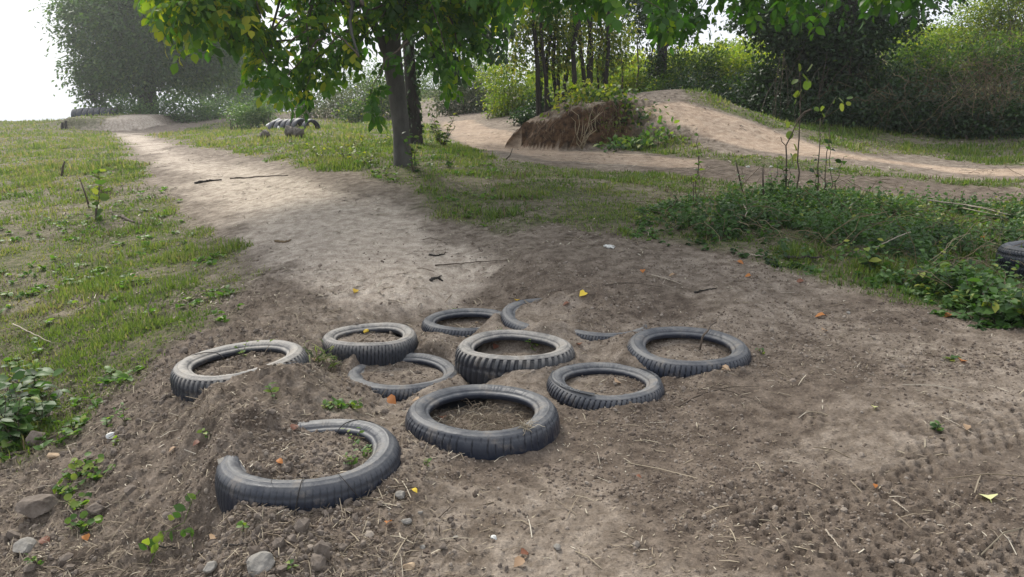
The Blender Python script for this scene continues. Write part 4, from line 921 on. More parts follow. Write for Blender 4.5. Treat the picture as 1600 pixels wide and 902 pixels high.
# ------------------------------------------------------------------ soil crumbs and straw bits, uncountable
ICO = None
def lumps(n, yr_, xr_, dens, size, name, label, mat, pw=1.0):
    y = yr_[0] * (yr_[1] / yr_[0]) ** (rng.random(n) ** pw); x = y * rng.uniform(xr_[0], xr_[1], n); k = rng.random(n) < dens(x, y); x, y = x[k], y[k]; n = len(x)
    t = (1 + 5 ** .5) / 2; v = np.array([(-1, t, 0), (1, t, 0), (-1, -t, 0), (1, -t, 0), (0, -1, t), (0, 1, t), (0, -1, -t), (0, 1, -t), (t, 0, -1), (t, 0, 1), (-t, 0, -1), (-t, 0, 1)]) / 1.9
    f = [(0, 11, 5), (0, 5, 1), (0, 1, 7), (0, 7, 10), (0, 10, 11), (1, 5, 9), (5, 11, 4), (11, 10, 2), (10, 7, 6), (7, 1, 8), (3, 9, 4), (3, 4, 2), (3, 2, 6), (3, 6, 8), (3, 8, 9), (4, 9, 5), (2, 4, 11), (6, 2, 10), (8, 6, 7), (9, 8, 1)]
    sz = size(x, y) * np.exp(rng.normal(size=n) * .45); A = rng.normal(size=(n, 3, 3)); Qm, _ = np.linalg.qr(A); S = sz[:, None] * rng.uniform(.5, 1.2, (n, 3))
    Mx = Qm * S[:, None, :]
    mb = MB(); vv = v[None] * (1 + rng.normal(size=(1, 12, 1)) * .15)
    mb.inst(vv[0], f, Mx, np.stack([x, y, gz(x, y) + sz * .15], -1), rng.random(n)); o = mb.build(name, M[mat], smooth=False, origin=(0, 3, 0)); tag(o, label, 'soil', kind='stuff')
def bare(x, y):
    a, b, c = masks(x, y); return (1 - .8 * a) * (1 - .85 * b)
lumps(85000, (1.35, 6.5), (-.8, .8), lambda x, y: (.08 + .92 * sstep(fbm(x * 1.6, y * 1.6, 640, 4), .44, .62)) * bare(x, y) * (1 - .6 * sstep(x, .5, 1.2) * (y < 3.2)), lambda x, y: .0031 + .0004 * y, 'soil_crumbs', 'fine loose crumbs of soil over the bare ground', 'soilbits')
lumps(9000, (1.35, 4.2), (-.75, .30), lambda x, y: (1 - sstep(x + .35 * (y - 2), -.5, .35)) * sstep(fbm(x * 3, y * 3, 641, 3), .35, .6) , lambda x, y: .0085 + 0 * x, 'soil_clods', 'loose clods of dark earth around the nearest tyre', 'clodsoil')
def bits(n, yr_, dens, L, name, label, mat, wd=.0016, xr_=(-.8, .8), vlo=0., vhi=1., up=.18):
    y = yr_[0] * (yr_[1] / yr_[0]) ** rng.random(n); x = y * rng.uniform(xr_[0], xr_[1], n); k = rng.random(n) < dens(x, y); x, y = x[k], y[k]; n = len(x)
    az = rng.uniform(0, 2 * math.pi, n); d = np.stack([np.cos(az), np.sin(az), rng.normal(0, up, n)], -1); l = L * np.exp(rng.normal(size=n) * .6)
    Mx = frames(d, np.tile([0, 0, 1.], (n, 1)), l, wd * (1 + .28 * y) * rng.uniform(.5, 1.6, n), l * rng.uniform(-.25, .35, n))
    tv = [(-.5, -.5, 0), (.5, -.5, 0), (.5, 0, .35), (-.5, 0, .35), (.35, .5, 0), (-.35, .5, 0), (0, -.5, -.08), (0, 0, .25), (0, .5, -.08)]; tf = [(0, 1, 2, 3), (3, 2, 4, 5), (6, 7, 3, 0), (7, 8, 5, 3)]
    mb = MB(); mb.inst(tv, tf, Mx, np.stack([x, y, gz(x, y) + .003], -1), rng.uniform(vlo, vhi, n)); o = mb.build(name, M[mat], origin=(0, 3, 0)); tag(o, label, 'litter', kind='stuff')
bits(30000, (1.4, 8), lambda x, y: (.12 + .88 * sstep(fbm(x * 1.7, y * 1.7, 650, 3), .44, .62)) * bare(x, y) * (1 - .8 * sstep(x, .3, 1.0) * (y < 3.2)), .015, 'straw', 'short bits of dry straw and stalk strewn on the soil', 'straw')
bits(21000, (1.4, 4.6), lambda x, y: (1 - sstep(x + .3 * (y - 2), -.6, .2)) * sstep(fbm(x * 2.6, y * 2.6, 652, 3), .35, .6), .035, 'root_fibres', 'thin roots and dead grass in the crumbling left edge', 'straw', .0013, (-.8, .2), 0, .85, .45)
bits(750, (1.9, 9), lambda x, y: bare(x, y), .05, 'dry_stalks', 'longer pale dry stalks lying on the soil', 'straw', .0017, (-.5, .8), .5, 1, .08)
bits(14000, (4.5, 16), lambda x, y: .15 + .85 * sstep(fbm(x * 1.2, y * 1.2, 655, 3), .42, .6), .05, 'far_straw', 'dry bits strewn along the tracks farther off', 'straw', .0028, (-.6, .8), 0, 1, .1)
# dry filling of the big tyre hole
c = TC[1]; mb = MB()
for _ in range(330):
    a = rng.uniform(0, 2 * math.pi); r = .19 * rng.random() ** .5; p = np.array([c[0] + r * math.cos(a), c[1] + r * math.sin(a), 0]); p[2] = float(gz(p[0], p[1])) + .006 + .02 * rng.random()
    mb.tube(curve_pts(p, p + np.append(rng.normal(size=2) * .035, rng.uniform(-.004, .02)), 5, .2, .06), .0011, 3, rng.random(), cap=False)
for _ in range(60):
    p = P(822, 652, 2.72) + np.append(rng.normal(size=2) * .008, 0); p[2] = c[2] - .004
    mb.tube(curve_pts(p, p + np.array([rng.normal() * .03, rng.normal() * .03, rng.uniform(-.012, .02)]), 5, .2, .05), .0010, 3, rng.uniform(.6, 1), cap=False)
o = mb.build('dry_straw', M['straw'], origin=c); tag(o, 'dry straw and rootlets in the hole of the largest black tyre', 'straw', kind='stuff')

# ------------------------------------------------------------------ fallen leaves
TL = leaf8(.95, .16, .35)
FL = [(912, 462, .055, 'yellow', 'bright yellow fallen leaf on the soil behind the tyres'), (808, 472, .045, 'yellow', 'yellow curled leaf lying inside the half buried tyre arc'),
      (556, 457, .045, 'yellow', 'thin yellow leaf on the pale track behind the small tyres'), (609, 630, .065, 'orange', 'orange red curled leaf between the nearest and the flush tyre'),
      (1543, 780, .062, 'pale', 'large pale yellow leaf alone on the soil at the lower right'), (1503, 567, .05, 'orange', 'orange leaf beside a green sprig at the right'),
      (1366, 640, .034, 'pale', 'small pale green yellow leaf on the printed soil'), (1156, 412, .05, 'orange', 'orange leaf at the edge of the weeds'), (1250, 442, .05, 'brown', 'red brown leaf below the weed bank'),
      (1281, 496, .055, 'orange', 'rust coloured leaf with a pale stalk beside it'), (1288, 519, .04, 'tan', 'tan leaf just below the rust coloured one'), (1480, 495, .05, 'orange', 'orange leaf near the lower end of the weeds'),
      (1168, 434, .04, 'orange', 'small orange leaf under the weed bank'), (1004, 426, .04, 'orange', 'small orange leaf on the soil behind the tyres'), (607, 821, .028, 'orange', 'orange brown scrap below the nearest tyre'),
      (812, 884, .036, 'tan', 'pinkish tan leaf scrap at the bottom edge'), (820, 870, .03, 'brown', 'red brown leaf scrap at the bottom edge'), (437, 727, .026, 'orange', 'small orange leaf on the soil inside the nearest tyre'),
      (460, 672, .035, 'brown', 'dark brown dead leaf against the rim of the nearest tyre'), (648, 772, .022, 'yellow', 'tiny yellow leaf scrap right of the grey stone'), (210, 437, .05, 'orange', 'orange leaf in the left grass'),
      (308, 697, .03, 'brown', 'reddish leaf on the crumbling edge left of the nearest tyre'), (885, 477, .045, 'brown', 'brown leaf on the soil over the buried tyre'), (998, 750, .018, 'brown', 'tiny dark red scrap on the open soil'),
      (1367, 765, .018, 'orange', 'tiny orange scrap on the printed soil'), (1134, 578, .04, 'tan', 'tan chip against the dark right hand tyre'), (923, 577, .05, 'tan', 'tan leaf scrap between three tyres'),
      (965, 600, .045, 'tan', 'tan leaf in the hole of the lettered tyre'), (650, 628, .04, 'tan', 'pale brown leaf near the rim of the big black tyre'), (490, 565, .03, 'tan', 'tan leaf scrap on the heap between the left tyres'),
      (270, 706, .03, 'tan', 'light brown scrap on the crumbling edge'), (1510, 672, .03, 'tan', 'tan scrap at the right beside a dark sprig'), (1425, 372, .05, 'orange', 'orange leaf in the upper weeds'), (1535, 372, .06, 'orange', 'orange red leaf in the dark gap of the weeds'),
      (775, 545, .04, 'brown', 'brown leaf in the chunky tyre'), (905, 541, .04, 'brown', 'red brown leaf behind the lettered tyre'), (335, 845, .035, 'tan', 'pinkish tan curled leaf by the climbing sprig'), (70, 850, .04, 'brown', 'brown curled leaf at the lower left'),
      (135, 845, .03, 'orange', 'rust brown leaf below the bright clover clump'), (690, 655, .05, 'brown', 'dark brown leaf in the straw of the big tyre'), (1050, 432, .04, 'tan', 'pale tan leaf on the soil beyond the right tyre')]
for px_, py_, sz, cn, lab in FL:
    p = at(px_, py_); mb = MB(); az = rng.uniform(0, 2 * math.pi)
    Mx = frames(np.array([[math.cos(az), math.sin(az), .12]]), np.array([[rng.normal() * .25, -.25 + rng.normal() * .15, 1.]]), [sz], [sz], [sz * 1.4])
    T_ = p[None] - Mx[:, :, 1] * .5 + [[0, 0, .016 + .05 * max(0, sz - .05)]]
    mb.inst(TL[0], TL[1], Mx, T_, [rng.random()]); mb.tube(np.stack([T_[0], T_[0] - Mx[0, :, 1] * .3]), .0008, 3, .2)
    o = mb.build('fallen_leaf', M['fl_' + cn], origin=p); tag(o, lab, 'fallen leaf', 'fallen leaves on the bare soil')

# ------------------------------------------------------------------ stones and clods one can tell apart
def rock(px_, py_, size, mat, lab, name='stone', cat='stone', sq=(1, .8, .6), group='loose stones on the soil', sub=3, sink=.25, rough=.25):
    import bmesh
    p = at(px_, py_); bm = bmesh.new(); bmesh.ops.create_icosphere(bm, subdivisions=sub, radius=1)
    v = np.array([q.co[:] for q in bm.verts]); sd_ = rng.uniform(0, 90)
    for _ in range(7):
        nn = rdir(1)[0]; dcut = rng.uniform(.55, .85); t = v @ nn; v = v - np.maximum(0, t - dcut)[:, None] * nn
    v = v * (1 + rough * (fbm(v[:, 0] * 3 + sd_, v[:, 1] * 3 + v[:, 2] * 2.3, 700, 4) - .5))[:, None]
    f = np.array([[q.index for q in fc.verts] for fc in bm.faces]); bm.free()
    a = rng.uniform(0, 6.28); R_ = np.array([[math.cos(a), -math.sin(a), 0], [math.sin(a), math.cos(a), 0], [0, 0, 1]])
    v = (v * np.array(sq) * size / 2) @ R_.T + p + [0, 0, size * sq[2] * (.5 - sink)]
    mb = MB(); mb.add(v, f.ravel(), np.full(len(f), 3)); o = mb.build(name, M[mat], origin=p, smooth=False); tag(o, lab, cat, group); return o
for a in [(626, 776, .042, 'stone', 'grey pointed stone right of the nearest tyre'), (635, 817, .035, 'stone', 'dull grey stone below the pointed one'), (407, 890, .095, 'stone', 'largest grey stone at the bottom edge'),
          (497, 884, .075, 'clodsoil', 'brown lump beside the largest stone'), (639, 890, .045, 'tanstone', 'orange tan stone at the bottom edge'), (772, 842, .024, 'white', 'round whitish pebble below the tyres'),
          (870, 858, .03, 'stone', 'flat grey pebble half sunk in the soil'), (328, 890, .05, 'stone', 'brown grey stone left of the largest one'), (657, 803, .018, 'stone', 'small pebble right of the dull grey stone'), (595, 790, .03, 'clodsoil', 'earth lump at the foot of the nearest tyre'),
          (545, 800, .03, 'clodsoil', 'pale earth lump under the nearest tyre'), (660, 856, .022, 'stone', 'grey pebble lower right of the stones'), (692, 856, .03, 'clodsoil', 'crumbly brown clod near the bottom edge'), (1133, 578, .035, 'tanstone', 'tan stone touching the dark right hand tyre'),
          (175, 684, .05, 'white', 'whitish lump on the crumbling left edge'), (348, 727, .05, 'stone', 'pale stone left of the nearest tyre rim'), (85, 715, .06, 'tanstone', 'brown stone at the far lower left'), (60, 690, .13, 'clodsoil', 'dark earth lump under the nettle leaves'),
          (60, 800, .15, 'clodsoil', 'large rooty clod at the lower left'), (150, 800, .07, 'clodsoil', 'rounded clod below the clover clump'), (205, 770, .06, 'clodsoil', 'clod beside the dark hollow'), (40, 860, .09, 'stone', 'brownish stone in the lower left corner'),
          (920, 578, .03, 'tanstone', 'small tan stone between three tyres'), (1325, 490, .03, 'stone', 'small pale stone below the weeds'), (1168, 262, .06, 'white', 'white stone on the soil near the thin sapling'), (1298, 266, .07, 'white', 'white stone below the dirt track'),
          (1205, 262, .05, 'white', 'second pale stone near the tall sapling'), (745, 505, .022, 'tanstone', 'pebble in the small back tyre'), (712, 842, .02, 'stone', 'tiny grey stone at the bottom')]:
    rock(*a)
rock(572, 521, .05, 'fl_yellow', 'pale yellow foam chunk in the hole of the small grey tyre', 'foam_chunk', 'foam', (1, .7, .6), None, 2, .05)
rock(952, 388, .10, 'white', 'crumpled white scrap lying below the green verge', 'paper_scrap', 'litter', (1, .55, .3), None, 3, .1, .8)
rock(401, 198, .24, 'plank', 'pale grey slab in the far grass near the low tyre row', 'slab', 'slab', (1.5, .5, .3), None)
def dy(o, k): o.location.z += k
# weathered stumps in the grass
for px_, py_, sz, lab in [(413, 218, .26, 'small gnarled stump standing in the grass left of the low log'), (461, 215, .33, 'low gnarled log lying in the grass beyond the track')]:
    p = at(px_, py_); e = empty('stump', p, lab, 'stump'); mb = MB(); n = 22; ax = np.array([1, -.25, -.15 if sz > .3 else .9]); ax /= np.linalg.norm(ax)
    pts = p + np.array([0, 0, sz * .30]) + np.linspace(-.5, .5, n)[:, None] * ax * sz * (1 if sz > .3 else .75); mb.tube(pts, sz * .27, 22)
    v = mb.v[-1]; c_ = np.repeat(pts, 22, 0); an = np.tile(np.arange(22), n); al = np.repeat(np.linspace(0, 6, n), 22)
    mb.v[-1] = c_ + (v - c_) * (.75 + .8 * fbm(np.cos(an * .2856) * 2.2 + 9, np.sin(an * .2856) * 2.2 + al, 720, 3) - .2 * (al / 6) ** 3)[:, None]
    mb.build('wood', M['log'], e); rt_ = MB()
    for _ in range(5): q = pts[rng.integers(0, n)]; rt_.tube(curve_pts(q, q + rdir(1, .3)[0] * sz * .55, 5, .1, .06), np.linspace(sz * .06, sz * .015, 5), 6)
    rt_.build('root', M['log'], e)
# far blue grey sheet by the low tyre row
p0 = P(420, 194, 20.2); mb = MB(); q = [P(418, 200, 20.2), P(440, 188, 20.0), P(436, 186, 20.5), P(424, 190, 20.9)]
mb.tube(curve_pts(P(417, 197, 20.2), P(437, 187, 19.9), 4, 0, 0), .045, 4); mb.tube(curve_pts(P(433, 190, 20.0), P(437, 206, 19.4), 4, 0, 0), .03, 4); o = mb.build('broken_board', M['plank'], origin=p0); tag(o, 'pale blue grey broken board leaning on the left end of the low tyre row', 'board')
# stakes at the far jump
for px_, lab in [(97, 'leftmost dark stake at the far mound'), (103, 'second dark stake at the far mound')]:
    p = P(px_, 207, 29.3); p[2] = float(gz(p[0], p[1])) - .1; mb = MB(); mb.tube(curve_pts(p, p + [.06, 0, .35 if px_ < 100 else .42], 4, 0, .02), np.linspace(.06, .045, 4), 6); o = mb.build('stake', M['darkbark'], origin=p); tag(o, lab, 'stake', 'stakes at the far mound')

# ------------------------------------------------------------------ sticks
def stick(pts, r, mat, lab, name='stick', lift=.006, forks=(), cat='stick', group=None, follow=True, taper=.4):
    g = [at(*q[:2]) + [0, 0, lift + (q[2] if len(q) > 2 else 0)] for q in pts]; g = np.array(g); t = np.linspace(0, 1, len(g)); tn = np.linspace(0, 1, 16)
    pp = np.stack([np.interp(tn, t, g[:, k]) for k in range(3)], -1)
    pp[1:-1] = (pp[:-2] + 2 * pp[1:-1] + pp[2:]) / 4; pp[1:-1] += rng.normal(size=(14, 3)) * r * .35
    if follow: pp[:, 2] = np.maximum(pp[:, 2], gz(pp[:, 0], pp[:, 1]) + r * .3)
    mb = MB(); mb.tube(pp, np.linspace(r, r * taper, 16), 6)
    for f in forks: stk = np.array([at(*q[:2]) + [0, 0, lift + (q[2] if len(q) > 2 else 0)] for q in f]); mb.tube(stk, np.linspace(r * .6, r * .25, len(stk)), 5)
    o = mb.build(name, M[mat], origin=pp[0]); tag(o, lab, cat, group); return o
stick([(1060, 638), (1090, 620), (1128, 610), (1165, 622), (1184, 630)], .0035, 'twig', 'forked brown twig on the soil right of the lettered tyre', forks=[[(1128, 610), (1150, 606), (1185, 607)], [(1128, 610), (1105, 607), (1090, 611)]])
stick([(305, 288), (325, 284), (346, 282)], .022, 'darkbark', 'dark stick lying across the far part of the track')
stick([(360, 280), (400, 277), (450, 275)], .012, 'twig', 'long thin stick on the track near the bank')
stick([(1290, 832), (1300, 845), (1316, 862)], .0032, 'palestick', 'straight pale stick at the lower right')
stick([(680, 416), (730, 412), (795, 408)], .006, 'twig', 'long thin twig on the track behind the tyres')
stick([(672, 440), (684, 436), (692, 440)], .012, 'darkbark', 'short dark forked bit of wood on the pale track', forks=[[(684, 436), (690, 432)]])
stick([(1085, 459), (1100, 455), (1120, 452)], .007, 'darkbark', 'short dark stick beyond the dark right hand tyre')
stick([(1018, 432), (1050, 440), (1066, 447)], .004, 'palestick', 'thin pale stalk beyond the dark right hand tyre', forks=[[(1040, 437), (1035, 446), (1052, 452)]])
stick([(945, 448), (975, 443), (1035, 450)], .004, 'twig', 'long thin rootlet behind the buried tyre')
stick([(670, 400), (680, 401), (695, 398)], .010, 'darkbark', 'stubby dark stick on the track left of the thin twig')
stick([(430, 378), (447, 380), (455, 376)], .012, 'dry', 'dry sprig in the middle of the track')
stick([(0, 718), (60, 702), (130, 665), (200, 628)], .008, 'twig', 'long root running down the crumbling left edge')
stick([(25, 892), (55, 876), (95, 866)], .0032, 'palestick', 'pale bent stick in the lower left corner')
stick([(130, 806), (150, 800), (175, 792)], .005, 'palestick', 'pale stick end below the clover clump')
stick([(232, 856), (262, 858), (280, 860)], .0035, 'darkbark', 'dark stick behind the three hanging leaflets')
stick([(310, 868), (355, 855), (400, 850)], .004, 'darkbark', 'dark curved root below the nearest tyre')
stick([(180, 338), (200, 345), (220, 350)], .022, 'twig', 'crooked branch piece lying in the left grass', forks=[[(180, 338), (172, 330)], [(215, 350), (232, 353)]])
stick([(22, 518), (50, 532), (82, 548)], .005, 'palestick', 'pale reed across the left grass', lift=.05)
stick([(118, 552), (112, 545), (126, 530)], .005, 'twig', 'small dark twig in the left grass', lift=.02)
stick([(235, 505), (232, 490, .03), (240, 468, .02)], .006, 'darkbark', 'dark crooked twig standing in the left grass near the tyres', lift=.01, follow=False)
stick([(1445, 343), (1500, 350), (1575, 368)], .008, 'palestick', 'long pale reed stalks lying over the weeds', lift=.17, forks=[[(1500, 356), (1570, 372)], [(1500, 350), (1560, 360)]])
stick([(1170, 402), (1185, 405), (1205, 402)], .006, 'palestick', 'bent pale stalk on the lower edge of the weeds', lift=.02)
stick([(1230, 408), (1260, 409), (1285, 409)], .012, 'darkbark', 'dark stick at the foot of the weeds', lift=.03)
stick([(1160, 350), (1165, 362), (1162, 372)], .006, 'palestick', 'pale dead stem in the middle weeds', lift=.16)
stick([(1420, 392), (1390, 405), (1365, 418)], .005, 'palestick', 'pale stem crossing the right weeds', lift=.14)
stick([(120, 695), (105, 700), (112, 715)], .003, 'palestick', 'thin pale stem beside the long root')
stick([(770, 700), (700, 640)], .002, 'palestick', 'thin pale stalk beside the big tyre') if False else None
stick([(1470, 655), (1500, 668), (1520, 680)], .0025, 'palestick', 'pale stalk near the small dark sprig at the right')
stick([(1395, 787), (1412, 797), (1420, 803)], .0022, 'palestick', 'thin forked pale stem on the printed soil')
# crooked twig leaning on the dark right hand tyre
p0 = P(1094, 532, 3.72); p0[2] = TC[3][2] - .045
pp = np.array([p0, P(1098, 525, 3.72), P(1106, 517, 3.76), P(1110, 509, 3.84), P(1119, 503, 3.9)]); mb = MB(); tn = np.linspace(0, 1, 14); t_5 = np.linspace(0, 1, 5); pp = np.stack([np.interp(tn, t_5, pp[:, k]) for k in range(3)], -1)
mb.tube(pp, np.linspace(.006, .004, 14), 7); o = mb.build('twig', M['twig'], origin=pp[0]); tag(o, 'crooked grey twig leaning on the rim of the dark right hand tyre', 'twig')
# cord and wires on tyres
def wire(tidx, angs, rs, hs, lab, r=.0016, mat='darkbark', name='wire'):
    c = TC[tidx]; B = TE[tidx][1]; q = []
    for a, rr, h in zip(angs, rs, hs): a = math.radians(a); q.append(B @ np.array([rr * math.cos(a), rr * math.sin(a), h]) + c)
    q = np.array(q); tn = np.linspace(0, 1, 24); q = np.stack([np.interp(tn, np.linspace(0, 1, len(q)), q[:, k]) for k in range(3)], -1)
    for _ in range(2): q[1:-1] = (q[:-2] + 2 * q[1:-1] + q[2:]) / 4
    mb = MB(); mb.tube(q, r, 5); o = mb.build(name, M[mat], origin=q[0]); tag(o, lab, 'wire')
wire(0, [75, 72, 68, 62, 55, 45, 30], [.19, .22, .25, .275, .30, .322, .335], [-.03, -.004, .004, .006, -.004, -.03, -.06], 'thin dark wire crossing the far rim of the nearest tyre')
wire(0, [282, 281, 280, 279, 277, 275], [.21, .24, .28, .31, .325, .37], [-.02, .004, .006, -.01, -.05, -.11], 'dark wire bent over the near side of the nearest tyre')
wire(0, [305, 306, 308, 312, 316], [.262, .30, .318, .329, .34], [.003, -.008, -.03, -.07, -.10], 'thin root hanging down the near right side of the nearest tyre', .0012)
wire(8, [175, 160, 150, 140, 135], [.29, .26, .23, .20, .18], [-.002, .004, .002, -.012, -.04], 'thin dark root lying across the rim of the tilted pale tyre', .002)
wire(1, np.linspace(205, 330, 12), [.335] * 12, [-.118] * 12, 'pale thin stalk running round the foot of the largest black tyre', .0015, 'palestick', 'stalk')
wire(0, [168, 172, 178, 185, 192], [.30, .322, .328, .330, .332], [-.03, -.05, -.09, -.12, -.15], 'pale rootlet down the left side of the nearest tyre', .001, 'palestick', 'rootlet')

# ------------------------------------------------------------------ saplings and small plants
def plant(px_, py_, h, lab, leaves, mat='sprout', tmpl=L_OV, size=.04, name='seedling', cat='seedling', stems=1, spread=.3, stemr=.002, group=None, lift=0, rise=.4, stemmat='twig'):
    p = at(px_, py_); p[2] += lift; e = empty(name, p, lab, cat, group); st, lv = MB(), MB(); T_, D_ = [], []
    for k in range(stems):
        a = rng.uniform(0, 6.28); tip = p + np.array([math.cos(a) * spread * h, math.sin(a) * spread * h, h * rng.uniform(.6, 1.1)]); c_ = curve_pts(p - [0, 0, .01], tip, 8, .05, .02); st = MB(); st.tube(c_, np.linspace(stemr, stemr * .4, 8), 5); st.build('stem', M[stemmat], e)
        for j in range(max(1, leaves // stems)):
            t = (j + 1) / max(1, leaves // stems); i_ = min(7, int(t * 7)); a2 = j * 2.4 + rng.uniform(-.4, .4); T_.append(c_[i_]); D_.append([math.cos(a2), math.sin(a2), rise + rng.normal() * .25])
    T_, D_ = np.array(T_), np.array(D_); put_leaves(lv, T_, D_, np.tile([0, -.1, 1.], (len(T_), 1)), size, tmpl, None, .15)
    lv.build('foliage', M[mat], e); return e
plant(427, 622, .055, 'bright green seedling with rounded leaves on the heap between the left tyres', 9, size=.038)
for dx, k in ((0, 'left'), (1, 'middle'), (2, 'right')): plant(512 + dx * 20, 637, .03, k + ' glossy leaf rosette behind the nearest tyre', 14, size=.035, stems=2, spread=.9)
plant(497, 572, .10, 'tuft of green grass blades beside the tilted pale tyre', 44, 'grass', leaf8(.10, .05, .5), .085, 'grass_tuft', 'grass tuft', 12, .8, rise=1.1)
plant(515, 580, .06, 'low grass tuft in front of the small foam tyre', 26, 'grass', leaf8(.10, .05, .5), .06, 'grass_tuft', 'grass tuft', 8, .8, rise=1.1)
for px_, py_, sz, lab in [(135, 735, .05, 'upper part of the bright clover clump on the left edge'), (115, 752, .05, 'middle of the bright clover clump on the left edge'), (150, 748, .045, 'right side of the bright clover clump'), (105, 775, .045, 'lower part of the bright clover clump'), (122, 795, .04, 'small sprig below the clover clump'), (128, 832, .045, 'dark green sprig near the lower left corner')]:
    plant(px_, py_, sz, lab, 34, size=.026, tmpl=L_RND, stems=7, spread=1.0, group='clover sprigs on the left edge', mat='sprout')
for px_, py_, h, n_l, sz, lab in [(165, 668, .05, 12, .035, 'pale rosette beside the long root'), (195, 660, .06, 14, .03, 'small leafy sprig right of the root'), (178, 700, .04, 8, .03, 'tiny sprout above the clover clump'), (325, 683, .03, 8, .025, 'tiny sprout beside the buried blue black tyre'),
                               (570, 715, .05, 16, .024, 'sprigs on the soil inside the nearest tyre'), (548, 728, .03, 14, .024, 'low sprigs near the front rim inside the nearest tyre'), (583, 705, .04, 6, .02, 'small sprout at the inner right rim of the nearest tyre'), (555, 690, .06, 10, .02, 'feathery sprout inside the nearest tyre'),
                               (380, 558, .07, 12, .022, 'sprout in the hole of the tilted pale tyre'), (400, 552, .06, 10, .022, 'second sprout in the hole of the tilted pale tyre'), (432, 550, .05, 8, .02, 'sprout at the right inside the tilted pale tyre'), (833, 545, .05, 22, .022, 'green sprig inside the rim of the chunky tyre'),
                               (785, 525, .04, 12, .02, 'thin green sprout under the far rim of the chunky tyre'), (705, 493, .04, 20, .02, 'green sprigs under the rim of the small back tyre'), (380, 828, .03, 8, .022, 'grey green sprout below the nearest tyre'), (1462, 672, .025, 14, .03, 'dark green sprig pressed on the right hand soil'),
                               (1485, 563, .02, 12, .035, 'flat green sprig beside the orange leaf'), (1190, 553, .03, 10, .025, 'pale sprig right of the dark tyre'), (665, 728, .02, 10, .02, 'tiny sprig right of the nearest tyre'), (455, 885, .02, 6, .02, 'tiny green sprout between the bottom stones'), (8, 705, .05, 6, .09, 'large pale green leaves at the left edge'), (60, 880, .04, 10, .025, 'small green sprig at the lower left')]:
    plant(px_, py_, h, lab, n_l, size=sz, stems=2 if n_l > 9 else 1, spread=.6, group='small sprouts among the tyres', mat='weed' if 'dark' in lab or 'flat' in lab else 'sprout')
# nettle-like plants at the left edge
for px_, py_, h, lab in [(70, 668, .22, 'nettle like plant with large leaves at the left edge'), (40, 660, .20, 'leafy weed left of the nettle like plant'), (15, 690, .20, 'low leafy weed at the left picture edge'), (30, 700, .14, 'round leaved weed below the nettle like plant'), (5, 655, .22, 'leafy weed touching the left picture edge'), (50, 630, .16, 'pale weed behind the nettle like plant')]:
    plant(px_, py_, h, lab, 46, 'weed', L_OV, .07, 'weed_plant', 'weed', 5, .4, .003, 'leafy weeds at the left edge', rise=.15)
for k, (px_, py_) in enumerate([(1450, 455), (1490, 465), (1520, 480), (1545, 478), (1500, 440), (1365, 425), (1590, 505), (1555, 505)]):
    plant(px_, py_, .16, ['nettle plant at the lower left of the pale green group', 'nettle plant in the middle of the pale green group', 'nettle plant in front of the right tyre', 'nettle plant nearest the right tyre', 'nettle plant at the top of the pale green group', 'single leafy nettle at the foot of the weed bank', 'lowest nettle plant at the right edge', 'nettle plant at the lower right of the pale group'][k], 48, 'weed', L_OV, .075, 'nettle', 'nettle', 5, .5, .003, 'nettles beside the right tyre', rise=.1)
# climbing vetch with hanging leaflets, lower left
p = at(262, 872); e = empty('vetch', p, 'creeping sprig with three hanging leaflets in a row at the bottom left', 'vetch'); st, lv = MB(), MB()
line = np.array([at(235, 885) + [0, 0, .01], at(262, 850) + [0, 0, .04], at(290, 838) + [0, 0, .05], at(302, 805) + [0, 0, .05], at(314, 788) + [0, 0, .05]]); st.tube(line, .0012, 5); st.tube(np.array([at(252, 850) + [0, 0, .045], at(300, 850) + [0, 0, .05], at(303, 862) + [0, 0, .01]]), .001, 5)
ls = [(254, 852, 1), (270, 850, 1), (289, 850, 1), (302, 848, 1), (275, 828, 0), (285, 822, 0), (293, 815, 0), (308, 796, 0), (300, 800, 0), (232, 875, 0), (238, 882, 0), (246, 872, 0), (228, 866, 0), (240, 862, 0), (305, 845, 0)]
T_ = np.array([at(a, b) + [0, 0, .05 if c else .035] for a, b, c in ls]); D_ = np.array([[.05, -.35, -.9] if c else [rng.normal(), rng.normal() * .4, .3] for a, b, c in ls])
put_leaves(lv, T_, D_, np.tile([0, -1., .5], (len(T_), 1)), .042, L_OV, None, .1); st.build('stem', M['grass'], e); lv.build('foliage', M['sprout'], e)

# tall sapling with round yellow green leaves, and its neighbours in the weeds
p = at(1246, 318); Ys = p[1]
e = empty('sapling', p, 'tall thin sapling with round yellow green leaves rising out of the weeds', 'sapling'); st, lv = MB(), MB()
st.tube(curve_pts(p - [0, 0, .05], P(1250, 158, Ys), 10, .0, .006), np.linspace(.009, .005, 10), 7); st.tube(curve_pts(P(1251, 160, Ys), P(1250, 112, Ys - .05), 6, 0, .01), np.linspace(.005, .003, 6), 6)
def lf(px_, py_, dx, dy_, s, v, dY=0): 
    q = P(px_, py_, Ys + dY); d = P(px_ + dx, py_ + dy_, Ys + dY + rng.normal() * .03) - q
    s *= .75; put_leaves(lv, q[None], d[None], np.array([[rng.normal() * .9, -.6, .6 + rng.normal() * .5]]), [s], L_RND, [v], .1)
for a in [(1252, 140, -8, 12, .13, .8), (1248, 145, -10, 5, .09, .7), (1246, 124, -8, 8, .10, .5), (1254, 118, 8, 8, .12, .6), (1250, 112, -2, -14, .12, .7), (1243, 155, -3, 14, .08, .3), (1256, 128, 8, 10, .11, .5), (1260, 112, 6, -8, .10, .6), (1232, 190, -4, 14, .11, .75), (1236, 205, -3, 14, .09, .6), (1240, 225, 6, 14, .12, .9), (1245, 240, -5, 10, .09, .9)]: lf(*a)
